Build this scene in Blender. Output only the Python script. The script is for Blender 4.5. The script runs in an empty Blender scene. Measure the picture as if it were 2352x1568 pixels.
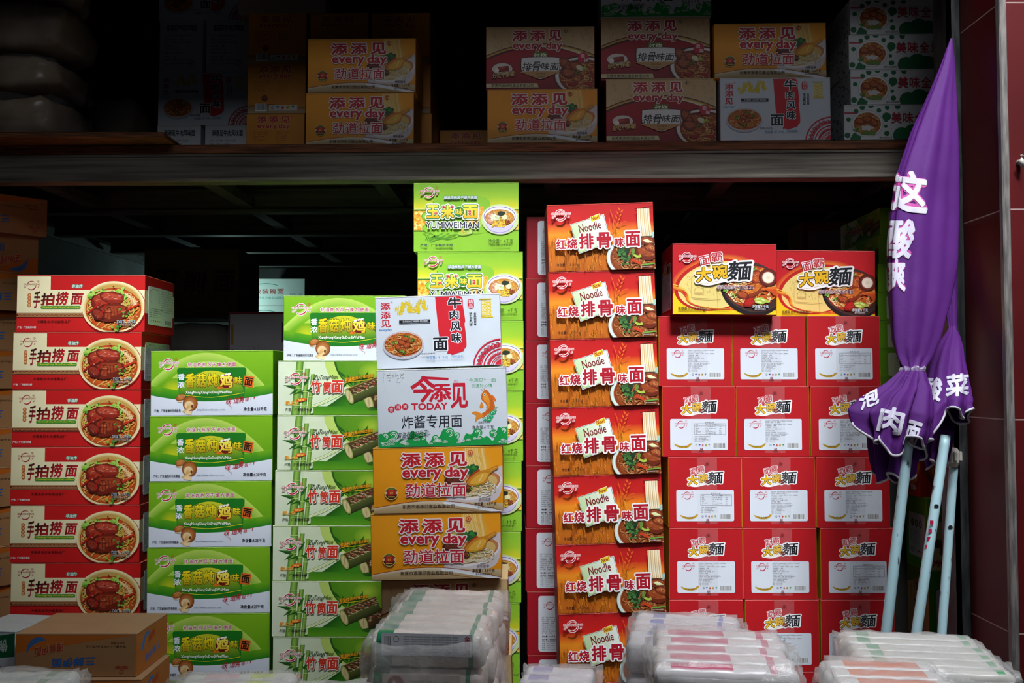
import bpy, math, random
from mathutils import Vector, Matrix, noise
from mathutils.bvhtree import BVHTree

# ------------------------------------------------------------------ camera, world, light, exposure
sc = bpy.context.scene
COL = sc.collection
FPX = 2352 * 35.0 / 36.0
EYE = 1.6
PITCH = math.atan2(96.0, FPX)
cam = bpy.data.cameras.new('camera')
cam.lens = 35.0
cam.sensor_width = 36.0
cam.clip_start = 0.05
camo = bpy.data.objects.new('camera', cam)
camo.location = (0, 0, EYE)
camo.rotation_euler = (math.pi / 2 + PITCH, 0, 0)
COL.objects.link(camo)
sc.camera = camo

w = bpy.data.worlds.new('overcast_street')
sc.world = w
w.use_nodes = True
w.node_tree.nodes['Background'].inputs[0].default_value = (0.62, 0.72, 0.9, 1)
w.node_tree.nodes['Background'].inputs[1].default_value = 0.018

def area(name, loc, target, sx, sy, power, color, spread=180, roll=0):
    l = bpy.data.lights.new(name, 'AREA')
    l.shape = 'RECTANGLE'
    l.size, l.size_y = sx, sy
    l.energy = power
    l.color = color
    l.spread = math.radians(spread)
    o = bpy.data.objects.new(name, l)
    o.location = loc
    o.rotation_euler = ((Vector(target) - Vector(loc)).to_track_quat('-Z', 'Y').to_matrix() @ Matrix.Rotation(math.radians(roll), 3, 'Z')).to_euler()
    COL.objects.link(o)
    return o

# daylight: a gap of sky between the awnings over the street, plus an added lower beam, overhead fill and street fill
area('shaped_sky_gap', (0.35, 0.7, 4.75), (0.20, 3.0, 2.06), 3.3, 0.4, 10.6, (0.93, 0.97, 1.0), 18, -8)
area('shaped_sky_gap', (0.02, 0.85, 4.62), (-0.06, 3.0, 1.32), 3.1, 0.4, 10.6, (0.93, 0.97, 1.0), 19, -15)  # second, lower beam added to even out the falloff down the stacks
area('overhead_fill', (1.0, 1.5, 4.5), (0.85, 1.7, 0.0), 1.1, 0.8, 35, (0.9, 0.95, 1.0), 95)  # added fill lamp that brightens the tops of the noodle bundles
area('street_fill', (0.2, -2.6, 4.35), (0.2, 3.0, 2.2), 3.4, 0.9, 4.5, (0.9, 0.95, 1.0), 60)  # added fill for the shelf fronts, high enough to miss the rear rows
bl = bpy.data.lights.new('rear_tube_light', 'POINT')
bl.energy = 3.2
bl.color = (0.62, 1.0, 0.93)
bl.shadow_soft_size = 0.03
blo = bpy.data.objects.new('rear_tube_light', bl)
blo.location = (-1.56, 5.5, 2.06)
COL.objects.link(blo)

vs = sc.view_settings
vs.view_transform = 'Standard'
vs.look = 'None'
vs.exposure = -0.14
vs.gamma = 1.0
vs.use_curve_mapping = False

def at(px, py, Y):
    """the world point seen at pixel (px, py) of the 2352x1568 frame at distance Y"""
    u = (px - 1176.0) / FPX
    v = -(py - 784.0) / FPX
    c, s = math.cos(PITCH), math.sin(PITCH)
    f = c - v * s
    k = Y / f
    return Vector((u * k, Y, EYE + (s + v * c) * k))

# ------------------------------------------------------------------ helpers
def C(h):
    r = []
    for i in (0, 2, 4):
        v = int(h[i:i + 2], 16) / 255.0
        r.append(v / 12.92 if v <= 0.04045 else ((v + 0.055) / 1.055) ** 2.4)
    return tuple(r)

def mix(a, b, t):
    t = max(0.0, min(1.0, t))
    return tuple(a[i] + (b[i] - a[i]) * t for i in range(3))

def tag(o, label=None, cat=None, group=None, kind=None):
    if label: o['label'] = label
    if cat: o['category'] = cat
    if group: o['group'] = group
    if kind: o['kind'] = kind
    return o

def link(name, me, parent=None, loc=None, rot=None):
    o = bpy.data.objects.new(name, me)
    COL.objects.link(o)
    if parent: o.parent = parent
    if loc is not None: o.location = loc
    if rot is not None: o.rotation_euler = rot
    return o

def mesh(name, V, Fc, mat, cols=None, smooth=False, mats=None, midx=None):
    me = bpy.data.meshes.new(name)
    me.from_pydata([tuple(v) for v in V], [], Fc)
    if cols is not None:
        a = me.color_attributes.new('Col', 'FLOAT_COLOR', 'POINT')
        buf = []
        for c in cols: buf += [c[0], c[1], c[2], 1.0]
        a.data.foreach_set('color', buf)
    for m in (mats or [mat]): me.materials.append(m)
    if midx: me.polygons.foreach_set('material_index', midx)
    if smooth: me.polygons.foreach_set('use_smooth', [True] * len(me.polygons))
    me.update()
    return me

class MB:
    """collects shapes, then becomes ONE mesh"""
    def __init__(s): s.V, s.F, s.c = [], [], []
    def add(s, V, Fc, col=(0.5, 0.5, 0.5)):
        b = len(s.V)
        s.V += [Vector(v) for v in V]
        s.F += [[i + b for i in f] for f in Fc]
        s.c += [col] * len(V) if not isinstance(col, list) else col
        return s
    def box(s, x0, y0, z0, x1, y1, z1, col=(0.5, 0.5, 0.5), ch=0.0, M=None, fc=None):
        """box; ch chamfers every edge; fc = per-face colours (-x,+x,-y,+y,-z,+z)"""
        if ch <= 0:
            V = [(x0, y0, z0), (x1, y0, z0), (x1, y1, z0), (x0, y1, z0), (x0, y0, z1), (x1, y0, z1), (x1, y1, z1), (x0, y1, z1)]
            Fc = [(0, 3, 2, 1), (4, 5, 6, 7), (0, 1, 5, 4), (1, 2, 6, 5), (2, 3, 7, 6), (3, 0, 4, 7)]
            cl = col
        else:
            V, idx, cl = [], {}, []
            lo, hi = (x0, y0, z0), (x1, y1, z1)
            for sx in (0, 1):
                for sy in (0, 1):
                    for sz in (0, 1):
                        S = (sx, sy, sz)
                        for ax in range(3):
                            p = []
                            for k in range(3):
                                e = hi[k] if S[k] else lo[k]
                                p.append(e if k == ax else e + (-ch if S[k] else ch))
                            idx[S + (ax,)] = len(V)
                            V.append(p)
                            cl.append(fc[ax * 2 + S[ax]] if fc else col)
            Fc = []
            for ax in range(3):
                a, b = [k for k in range(3) if k != ax]
                for e in (0, 1):
                    q = []
                    for (i, j) in ((0, 0), (1, 0), (1, 1), (0, 1)):
                        S = [0, 0, 0]; S[ax] = e; S[a] = i; S[b] = j
                        q.append(idx[tuple(S) + (ax,)])
                    Fc.append(q if (e == 1) == (ax != 1) else q[::-1])
            for ax in range(3):
                a, b = [k for k in range(3) if k != ax]
                for i in (0, 1):
                    for j in (0, 1):
                        S0 = [0, 0, 0]; S0[a] = i; S0[b] = j
                        S1 = list(S0); S1[ax] = 1
                        Fc.append([idx[tuple(S0) + (a,)], idx[tuple(S1) + (a,)], idx[tuple(S1) + (b,)], idx[tuple(S0) + (b,)]])
            for sx in (0, 1):
                for sy in (0, 1):
                    for sz in (0, 1):
                        Fc.append([idx[(sx, sy, sz, k)] for k in range(3)])
        if M: V = [M @ Vector(v) for v in V]
        return s.add(V, Fc, cl)
    def tube(s, pts, r, n=12, col=(0.5, 0.5, 0.5), caps=True):
        V, Fc = [], []
        m = len(pts)
        for i, p in enumerate(pts):
            p = Vector(p)
            d = (Vector(pts[min(i + 1, m - 1)]) - Vector(pts[max(i - 1, 0)])).normalized()
            a = d.cross(Vector((0, 0, 1)))
            if a.length < 0.05: a = d.cross(Vector((1, 0, 0)))
            a.normalize(); b = d.cross(a)
            rr = r[i] if isinstance(r, (list, tuple)) else r
            for k in range(n):
                t = 2 * math.pi * k / n
                V.append(p + a * rr * math.cos(t) + b * rr * math.sin(t))
        for i in range(m - 1):
            for k in range(n):
                k2 = (k + 1) % n
                Fc.append([i * n + k, i * n + k2, (i + 1) * n + k2, (i + 1) * n + k])
        if caps: Fc += [list(range(n))[::-1], [(m - 1) * n + k for k in range(n)]]
        return s.add(V, Fc, col)
    def build(s, name, mat, parent=None, smooth=False, colors=False, loc=None, rot=None):
        return link(name, mesh(name, s.V, s.F, mat, s.c if colors else None, smooth), parent, loc, rot)

# ------------------------------------------------------------------ materials
def newmat(name):
    m = bpy.data.materials.new(name); m.use_nodes = True
    nt = m.node_tree
    return m, nt, nt.nodes['Principled BSDF']

def noise_mat(name, c1, c2, scale=8, rough=0.6, detail=6, bump=0.0, stretch=(1, 1, 1), spec=0.4, metal=0.0, lo=0.35, hi=0.65, coord='Object'):
    m, nt, b = newmat(name)
    tc = nt.nodes.new('ShaderNodeTexCoord'); mp = nt.nodes.new('ShaderNodeMapping')
    mp.inputs['Scale'].default_value = stretch
    nz = nt.nodes.new('ShaderNodeTexNoise'); nz.inputs['Scale'].default_value = scale; nz.inputs['Detail'].default_value = detail
    cr = nt.nodes.new('ShaderNodeValToRGB')
    cr.color_ramp.elements[0].position = lo; cr.color_ramp.elements[1].position = hi
    cr.color_ramp.elements[0].color = (*c1, 1); cr.color_ramp.elements[1].color = (*c2, 1)
    L = nt.links.new
    L(tc.outputs[coord], mp.inputs[0]); L(mp.outputs[0], nz.inputs['Vector']); L(nz.outputs['Fac'], cr.inputs[0]); L(cr.outputs[0], b.inputs['Base Color'])
    b.inputs['Roughness'].default_value = rough
    b.inputs['Specular IOR Level'].default_value = spec
    b.inputs['Metallic'].default_value = metal
    if bump:
        bp = nt.nodes.new('ShaderNodeBump'); bp.inputs['Strength'].default_value = bump; bp.inputs['Distance'].default_value = 0.01
        L(nz.outputs['Fac'], bp.inputs['Height']); L(bp.outputs[0], b.inputs['Normal'])
    return m

def printed(name, rough, spec, bump=0.0, wear=0.10):
    """printed surface: inks per region from the colour attribute, broken up by a fine procedural mottling"""
    m, nt, b = newmat(name)
    L = nt.links.new
    ca = nt.nodes.new('ShaderNodeVertexColor'); ca.layer_name = 'Col'
    tc = nt.nodes.new('ShaderNodeTexCoord')
    nz = nt.nodes.new('ShaderNodeTexNoise'); nz.inputs['Scale'].default_value = 14; nz.inputs['Detail'].default_value = 5
    mr = nt.nodes.new('ShaderNodeMapRange'); mr.inputs[3].default_value = 1 - wear; mr.inputs[4].default_value = 1 + wear * 0.6
    mx = nt.nodes.new('ShaderNodeMix'); mx.data_type = 'RGBA'; mx.blend_type = 'MULTIPLY'; mx.inputs[0].default_value = 1
    L(tc.outputs['Object'], nz.inputs['Vector']); L(nz.outputs['Fac'], mr.inputs[0])
    L(ca.outputs['Color'], mx.inputs[6]); L(mr.outputs[0], mx.inputs[7]); L(mx.outputs[2], b.inputs['Base Color'])
    b.inputs['Roughness'].default_value = rough
    b.inputs['Specular IOR Level'].default_value = spec
    if bump:
        n2 = nt.nodes.new('ShaderNodeTexNoise'); n2.inputs['Scale'].default_value = 9; n2.inputs['Detail'].default_value = 2
        bp = nt.nodes.new('ShaderNodeBump'); bp.inputs['Strength'].default_value = bump; bp.inputs['Distance'].default_value = 0.02
        L(tc.outputs['Object'], n2.inputs['Vector']); L(n2.outputs['Fac'], bp.inputs['Height']); L(bp.outputs[0], b.inputs['Normal'])
    return m

M_PRINT = printed('printed_card', 0.48, 0.35, 0.06)
M_LABEL = printed('printed_label', 0.4, 0.4, 0.03, 0.05)
M_FILM = printed('printed_film', 0.32, 0.5, 0.25, 0.06)

def film(name, tint, alpha, rough=0.25, bump=0.6, scale=18):
    m, nt, b = newmat(name)
    L = nt.links.new
    out = nt.nodes['Material Output']
    tr = nt.nodes.new('ShaderNodeBsdfTransparent'); mx = nt.nodes.new('ShaderNodeMixShader')
    tc = nt.nodes.new('ShaderNodeTexCoord'); nz = nt.nodes.new('ShaderNodeTexNoise'); nz.inputs['Scale'].default_value = scale; nz.inputs['Detail'].default_value = 6
    mr = nt.nodes.new('ShaderNodeMapRange'); mr.inputs[1].default_value = 0.3; mr.inputs[2].default_value = 0.7
    mr.inputs[3].default_value = alpha * 0.7; mr.inputs[4].default_value = min(1, alpha * 1.3)
    bp = nt.nodes.new('ShaderNodeBump'); bp.inputs['Strength'].default_value = bump; bp.inputs['Distance'].default_value = 0.01
    b.inputs['Base Color'].default_value = (*tint, 1); b.inputs['Roughness'].default_value = rough
    L(tc.outputs['Object'], nz.inputs['Vector']); L(nz.outputs['Fac'], mr.inputs[0]); L(mr.outputs[0], mx.inputs[0])
    L(nz.outputs['Fac'], bp.inputs['Height']); L(bp.outputs[0], b.inputs['Normal'])
    L(tr.outputs[0], mx.inputs[1]); L(b.outputs[0], mx.inputs[2]); L(mx.outputs[0], out.inputs[0])
    return m
M_WRAP = film('milky_plastic_wrap', (0.78, 0.76, 0.74), 0.32)
M_CLEAR = film('clear_tape', (0.75, 0.72, 0.75), 0.07, 0.12, 0.3)
# ------------------------------------------------------------------ printed artwork: flat ink shapes laid on a panel
STEP = 8e-6
_G = {}
def glyph(s, sp=1.0):
    k = (s, sp)
    if k in _G: return _G[k]
    c = bpy.data.curves.new('lettering', 'FONT')
    c.body = s; c.resolution_u = 2 if len(s) < 14 else 1; c.space_character = sp
    o = bpy.data.objects.new('lettering', c); COL.objects.link(o)
    me = o.evaluated_get(bpy.context.evaluated_depsgraph_get()).to_mesh()
    V = [(v.co.x, v.co.y) for v in me.vertices]
    Fc = [tuple(p.vertices) for p in me.polygons]
    bpy.data.objects.remove(o); bpy.data.curves.remove(c)
    ec = {}
    for f in Fc:
        for i in range(len(f)):
            a, b = f[i], f[(i + 1) % len(f)]
            e = (min(a, b), max(a, b)); ec[e] = ec.get(e, 0) + 1
    E_ = [e for e, n in ec.items() if n == 1]
    xs = [v[0] for v in V] or [0, 1]; ys = [v[1] for v in V] or [0, 1]
    r = (V, Fc, E_, (min(xs), min(ys), max(xs), max(ys)))
    _G[k] = r
    return r

def ring_pts(cx, cy, rx, ry, n=32, rot=0.0, a0=0.0, a1=2 * math.pi):
    c, s = math.cos(rot), math.sin(rot)
    full = abs(a1 - a0 - 2 * math.pi) < 1e-6
    P = []
    for i in range(n if full else n + 1):
        t = a0 + (a1 - a0) * i / n
        x, y = rx * math.cos(t), ry * math.sin(t)
        P.append((cx + x * c - y * s, cy + x * s + y * c))
    return P

def bez(p0, p1, p2, p3, n=16):
    P = []
    for i in range(n + 1):
        t = i / n; u = 1 - t
        P.append(tuple(u ** 3 * p0[k] + 3 * u * u * t * p1[k] + 3 * u * t * t * p2[k] + t ** 3 * p3[k] for k in (0, 1)))
    return P

def smooth(pts, n=6, closed=False):
    m = len(pts); out = []
    g = lambda i: pts[i % m] if closed else pts[max(0, min(m - 1, i))]
    for i in range(m if closed else m - 1):
        a, b, c, d = g(i - 1), g(i), g(i + 1), g(i + 2)
        for j in range(n):
            t = j / n
            out.append(tuple(0.5 * (2 * b[k] + (c[k] - a[k]) * t + (2 * a[k] - 5 * b[k] + 4 * c[k] - d[k]) * t * t + (3 * b[k] - a[k] - 3 * c[k] + d[k]) * t ** 3) for k in (0, 1)))
    if not closed: out.append(tuple(pts[-1]))
    return out

class Art:
    """canvas of W x H units, origin top-left, y down; every call lies on top of the one before"""
    def __init__(s, W, H, seed=1, bg=None):
        s.W, s.H, s._P, s.k, s.r, s.q = W, H, [], 1, random.Random(seed), []
        if bg: s.rect(0, 0, W, H, bg)
    @property
    def P(s): s.flush(); return s._P
    @P.setter
    def P(s, v): s._P = v
    def flush(s):
        q, s.q = s.q, []
        for lv in sorted(set(l for l, f in q)):
            k0 = mx = s.k + 1
            for l, f in q:
                if l == lv: s.k = k0; f(); mx = max(mx, s.k)
            s.k = mx
    def up(s): s.flush(); s.k += 1
    def _p(s, pts, col):
        cs = col if isinstance(col, list) else [col] * len(pts)
        W, H = s.W, s.H
        if any(p[0] < 0 or p[0] > W or p[1] < 0 or p[1] > H for p in pts):
            q = [(p[0], p[1], c) for p, c in zip(pts, cs)]
            for ax, lim, sg in ((0, 0, 1), (0, W, -1), (1, 0, 1), (1, H, -1)):
                o = []
                for i in range(len(q)):
                    a, b = q[i - 1], q[i]
                    ia, ib = (a[ax] - lim) * sg >= 0, (b[ax] - lim) * sg >= 0
                    if ia != ib:
                        t = (lim - a[ax]) / (b[ax] - a[ax])
                        o.append((a[0] + (b[0] - a[0]) * t, a[1] + (b[1] - a[1]) * t, mix(a[2], b[2], t)))
                    if ib: o.append(b)
                q = o
                if len(q) < 3: return
            pts = [(a[0], a[1]) for a in q]; cs = [a[2] for a in q]
        s._P.append((pts, cs, s.k))
    def poly(s, pts, col): s.up(); s._p(pts, col)
    def rect(s, x0, y0, x1, y1, col): s.poly([(x0, y0), (x1, y0), (x1, y1), (x0, y1)], col)
    def ell(s, cx, cy, rx, ry, col, n=36, rot=0.0): s.poly(ring_pts(cx, cy, rx, ry, n, rot), col)
    def rrect(s, x0, y0, x1, y1, r, col, rot=0.0):
        P = []
        for (cx, cy, a) in ((x1 - r, y0 + r, -90), (x1 - r, y1 - r, 0), (x0 + r, y1 - r, 90), (x0 + r, y0 + r, 180)):
            for i in range(6):
                t = math.radians(a + 18 * i); P.append((cx + r * math.cos(t), cy + r * math.sin(t)))
        if rot:
            mx_, my_ = (x0 + x1) / 2, (y0 + y1) / 2; c, q = math.cos(rot), math.sin(rot)
            P = [(mx_ + (x - mx_) * c - (y - my_) * q, my_ + (x - mx_) * q + (y - my_) * c) for x, y in P]
        s.poly(P, col)
    def loft(s, A, B, ca, cb, n=1):
        """band between two equally long polylines, colour running from ca to cb"""
        s.up()
        for j in range(n):
            t0, t1 = j / n, (j + 1) / n
            for i in range(len(A) - 1):
                q = [tuple(A[m][k] + (B[m][k] - A[m][k]) * t for k in (0, 1)) for m, t in ((i, t0), (i + 1, t0), (i + 1, t1), (i, t1))]
                f = lambda c, u: c[u] if isinstance(c, list) else c
                s._p(q, [mix(f(ca, m), f(cb, m), t) for m, t in ((i, t0), (i + 1, t0), (i + 1, t1), (i, t1))])
    def grad(s, x0, y0, x1, y1, stops, vert=True):
        s.up()
        for (t0, c0), (t1, c1) in zip(stops, stops[1:]):
            if vert: a, b = y0 + (y1 - y0) * t0, y0 + (y1 - y0) * t1; s._p([(x0, a), (x1, a), (x1, b), (x0, b)], [c0, c0, c1, c1])
            else: a, b = x0 + (x1 - x0) * t0, x0 + (x1 - x0) * t1; s._p([(a, y0), (b, y0), (b, y1), (a, y1)], [c0, c1, c1, c0])
    def rgrad(s, cx, cy, rx, ry, stops, n=36, rot=0.0):
        s.up()
        for (t0, c0), (t1, c1) in zip(stops, stops[1:]):
            A, B = ring_pts(cx, cy, rx * t0, ry * t0, n, rot), ring_pts(cx, cy, rx * t1, ry * t1, n, rot)
            for i in range(n):
                j = (i + 1) % n
                if t0 == 0: s._p([(cx, cy), B[i], B[j]], [c0, c1, c1])
                else: s._p([A[i], A[j], B[j], B[i]], [c0, c0, c1, c1])
    def ring(s, cx, cy, rx, ry, wd, col, n=36, a0=0.0, a1=2 * math.pi, rot=0.0):
        A = ring_pts(cx, cy, rx, ry, n, rot, a0, a1); B = ring_pts(cx, cy, rx - wd, ry - wd, n, rot, a0, a1)
        if len(A) == n: A.append(A[0]); B.append(B[0])
        s.loft(A, B, col, col)
    def line(s, pts, wd, col):
        """stroke; wd is a width or a function of 0..1"""
        m = len(pts); A, B = [], []
        for i, p in enumerate(pts):
            a, b = pts[max(0, i - 1)], pts[min(m - 1, i + 1)]
            dx, dy = b[0] - a[0], b[1] - a[1]; l = math.hypot(dx, dy) or 1
            h = (wd(i / (m - 1)) if callable(wd) else wd) / 2
            A.append((p[0] - dy / l * h, p[1] + dx / l * h)); B.append((p[0] + dy / l * h, p[1] - dx / l * h))
        s.loft(A, B, col, col)
    def blob(s, cx, cy, rx, ry, col, n=14, j=0.18, rot=0.0):
        P = []
        for x, y in ring_pts(0, 0, rx, ry, n):
            k = 1 + s.r.uniform(-j, j); x, y = x * k, y * k
            P.append((cx + x * math.cos(rot) - y * math.sin(rot), cy + x * math.sin(rot) + y * math.cos(rot)))
        s.poly(P, col)
    def text(s, t, x, y, w_, h_, col, b=0.0, ol=(), sh=0.0, rot=0.0, sp=1.0, shadow=None):
        """text stretched into the box x,y,w,h; b emboldens (em), ol = ((colour, em), ...) outlines from the outside in"""
        V, Fc, E_, (x0, y0, x1, y1) = glyph(t, sp)
        if not Fc: return
        b = b * .62 if b >= .03 else b
        if w_ is None: w_ = h_ * (x1 - x0) / (y1 - y0)
        bx0, by0, bx1, by1 = x0 - b, y0 - b, x1 + b, y1 + b
        cx, cy = x + w_ / 2, y + h_ / 2; cr, sr = math.cos(rot), math.sin(rot)
        def mp(p, dx=0, dy=0):
            u, v = (p[0] - bx0) / (bx1 - bx0), (p[1] - by0) / (by1 - by0)
            X, Y = (u - 0.5) * w_ + sh * (v - 0.5) * h_, (0.5 - v) * h_
            return (cx + X * cr + Y * sr + dx, cy - X * sr + Y * cr + dy)
        def put(c, wd, dx=0, dy=0):
            def cc(P): return [c((p[0] - bx0) / (bx1 - bx0), (p[1] - by0) / (by1 - by0)) for p in P] if callable(c) else c
            if wd > 0:
                kb, cnt = s.k, 0
                for (i, j) in E_:
                    cnt = cnt % 500 + 1; s.k = kb + cnt * 0.1
                    a, d = V[i], V[j]; ex, ey = d[0] - a[0], d[1] - a[1]; l = math.hypot(ex, ey)
                    if l < 1e-6: continue
                    nx, ny = -ey / l * wd, ex / l * wd; tx, ty = ex / l * wd, ey / l * wd
                    P = [(a[0] + nx, a[1] + ny), (a[0] - tx * 0.7 + nx * 0.7, a[1] - ty * 0.7 + ny * 0.7), (a[0] - tx * 0.7 - nx * 0.7, a[1] - ty * 0.7 - ny * 0.7), (a[0] - nx, a[1] - ny),
                         (d[0] - nx, d[1] - ny), (d[0] + tx * 0.7 - nx * 0.7, d[1] + ty * 0.7 - ny * 0.7), (d[0] + tx * 0.7 + nx * 0.7, d[1] + ty * 0.7 + ny * 0.7), (d[0] + nx, d[1] + ny)]
                    s._p([mp(p, dx, dy) for p in P], cc(P))
            if wd > 0: s.k = kb + min(len(E_) + 1, 501) * 0.1
            for f in Fc:
                P = [V[i] for i in f]; s._p([mp(p, dx, dy) for p in P], cc(P))
        if shadow: s.q.append((0, lambda: put(shadow[0], b + (ol[0][1] if ol else 0), shadow[1], shadow[2])))
        for j_, (c_, e_) in enumerate(ol): s.q.append((j_ + 1, lambda c_=c_, e_=e_: put(c_, b + e_)))
        s.q.append((9, lambda: put(col, b)))
    def lines(s, L_, x, y, lh, h_, col, b=0.0, wmax=None):
        for i, t in enumerate(L_):
            V, Fc, E_, (x0, y0, x1, y1) = glyph(t)
            wn = h_ * (x1 - x0) * 1.05
            s.text(t, x, y + i * lh, min(wn, wmax) if wmax else wn, h_, col, b)
    def barcode(s, x0, y0, x1, y1):
        s.rect(x0, y0, x1, y1, C('E6E8EA')); s.up()
        x = x0 + 3
        while x < x1 - 3:
            d = s.r.choice((1, 1, 2, 3)) * (x1 - x0) / 80.0
            s._p([(x, y0 + 2), (x + d, y0 + 2), (x + d, y1 - (y1 - y0) * 0.14), (x, y1 - (y1 - y0) * 0.14)], C('202028'))
            x += d + s.r.choice((1, 2, 2)) * (x1 - x0) / 80.0
    def noodles(s, cx, cy, rx, ry, n, cols, wd, curl=0.9, ln=0.55):
        for _ in range(n):
            a, q = s.r.uniform(0, 6.283), math.sqrt(s.r.random()) * 0.92
            x, y = q * math.cos(a), q * math.sin(a); d = s.r.uniform(0, 6.283); cv = s.r.uniform(-curl, curl)
            P = []
            for i in range(7):
                rr = math.hypot(x, y)
                if rr > 0.97: x, y = x * 0.97 / rr, y * 0.97 / rr; d += 0.8
                P.append((cx + x * rx, cy + y * ry)); x += math.cos(d) * ln / 7; y += math.sin(d) * ln / 7; d += cv
            c = s.r.choice(cols); s.line(P, wd * 1.5, mix(c, C('5A2A08'), 0.55)); s.line(P, wd, c)
    def leaf(s, x, y, L_, a, wd, col, col2=None):
        ex, ey = x + L_ * math.cos(a), y + L_ * math.sin(a); nx, ny = -math.sin(a) * wd, math.cos(a) * wd
        s.poly([(x, y), (x + (ex - x) * 0.35 + nx, y + (ey - y) * 0.35 + ny), (ex, ey), (x + (ex - x) * 0.35 - nx, y + (ey - y) * 0.35 - ny)], [col, col2 or col, col, col])
    def herbs(s, x, y, r, n, cols):
        for _ in range(n):
            s.blob(x + s.r.uniform(-r, r), y + s.r.uniform(-r, r) * 0.7, r * s.r.uniform(0.25, 0.5), r * s.r.uniform(0.2, 0.4), s.r.choice(cols), 9, 0.3, s.r.uniform(0, 3))
    def meat(s, x, y, rx, ry, rot, dark, mid, hi):
        s.blob(x, y, rx * 1.06, ry * 1.1, mix(dark, (0, 0, 0), 0.4), 16, 0.1, rot); s.blob(x, y, rx, ry, dark, 16, 0.12, rot)
        s.blob(x - rx * 0.05, y - ry * 0.15, rx * 0.8, ry * 0.65, mid, 14, 0.16, rot)
        for _ in range(20):
            u, v = s.r.uniform(-0.75, 0.6), s.r.uniform(-0.7, 0.6); c, q = math.cos(rot), math.sin(rot)
            px, py = x + u * rx * c - v * ry * q, y + u * rx * q + v * ry * c
            L_ = rx * s.r.uniform(.12, .34); bd = s.r.uniform(-.12, .12) * ry; wd = ry * s.r.uniform(.05, .15)
            s.line(bez((px, py), (px + L_ * .3 * c - bd * q, py + L_ * .3 * q + bd * c), (px + L_ * .7 * c - bd * q, py + L_ * .7 * q + bd * c), (px + L_ * c, py + L_ * q), 5), lambda t: wd * math.sin(math.pi * (0.1 + 0.8 * t)), s.r.choice([hi, mix(mid, hi, .5), mix(dark, (0, 0, 0), .45), mix(dark, (0, 0, 0), .25), mix(mid, hi, .25)]))

RED, WHITE, BLACK, CREAM = C('C41A1C'), C('E4E9F0'), C('14141A'), C('E9DFB4')

def logo(a, x, y, w_, h_, col=RED, ol=None):
    """red swoosh ring with the maker's name across it"""
    cx, cy = x + w_ * 0.47, y + h_ * 0.5
    o = ((ol, 0.09),) if ol else ()
    def swoosh(e, c):
        for (a0, a1, wm) in ((-3.0, -0.25, 0.17), (0.35, 2.95, 0.22)):
            n = 14; A, B = [], []
            for i in range(n + 1):
                t = i / n; th = a0 + (a1 - a0) * t; wd = (wm * math.sin(math.pi * (0.06 + 0.88 * t)) ** 0.8) * h_ * 0.5 + e
                for P, sg in ((A, 1), (B, -1)):
                    rx, ry = w_ * 0.27 + sg * wd * 0.5, h_ * 0.40 + sg * wd * 0.5
                    X, Y = rx * math.cos(th), ry * math.sin(th); r_ = -0.45
                    P.append((cx + X * math.cos(r_) - Y * math.sin(r_), cy + X * math.sin(r_) + Y * math.cos(r_)))
            a.loft(A, B, c, c)
    if ol: swoosh(h_ * 0.09, ol)
    swoosh(0, col)
    a.text('CHUANGFENG', x, y + h_ * 0.30, w_, h_ * 0.17, col if ol is None else (col if ol[0] > 0.3 else WHITE), 0.012, o)
    a.text('®', x + w_ * 0.80, y + h_ * 0.0, w_ * 0.15, w_ * 0.15, col)
    a.text('创', x + w_ * 0.02, y + h_ * 0.55, w_ * 0.12, h_ * 0.2, col, 0.01, o, 0.3)
    a.text('丰', x + w_ * 0.84, y + h_ * 0.55, w_ * 0.1, h_ * 0.2, col, 0.01, o, 0.3)

INFO = ['食品名称：丰顺风味方便面（非油炸热风干燥方便面）', '配料表：小麦粉、水、食用盐', '食品添加剂：（碳酸钾、碳酸钠、瓜尔胶、海藻酸钠', '六偏磷酸钠）、姜黄', '产品标准号：GB 17400', '保质期：8个月   净含量：4千克', '生产日期：见箱面',
        '食品生产许可证编号：SC10744142300171', '贮存条件：避光、防潮、置于阴凉干燥通风处', '食用方法：可按普通面条煮法，煮制食用', '生产者：丰顺县创丰米面制品厂', '产地：广东省梅州丰顺', '地址：广东丰顺埔寨开发区', '电话：0753-6502405', '传真：0753-6501286']

def nutrition(a, x0, y0, x1, y1, col=C('30303A')):
    for k in (0, 0.22, 1): a.line([(x0, y0 + (y1 - y0) * k), (x1, y0 + (y1 - y0) * k)], 2.2, col)
    for xx in (x0, x1): a.line([(xx, y0), (xx, y1)], 2.2, col)
    L_ = [('项目', '每100克(g)', '营养素参考值(NRV%)'), ('能量', '1320千焦(kJ)', '16%'), ('蛋白质', '10.7克(g)', '18%'), ('脂肪', '3.5克(g)', '6%'), ('碳水化合物', '67.0克(g)', '22%'), ('钠', '234毫克(mg)', '12%')]
    h = (y1 - y0) / 6.6
    for i, r in enumerate(L_):
        yy = y0 + (y1 - y0) * (0.06 if i == 0 else 0.10 + 0.155 * i)
        for t, fx in zip(r, (0.04, 0.36, 0.62 if i == 0 else 0.8)): a.text(t, x0 + (x1 - x0) * fx, yy, None if len(t) < 8 else (x1 - x0) * 0.34, h * 0.62, col)

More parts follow.
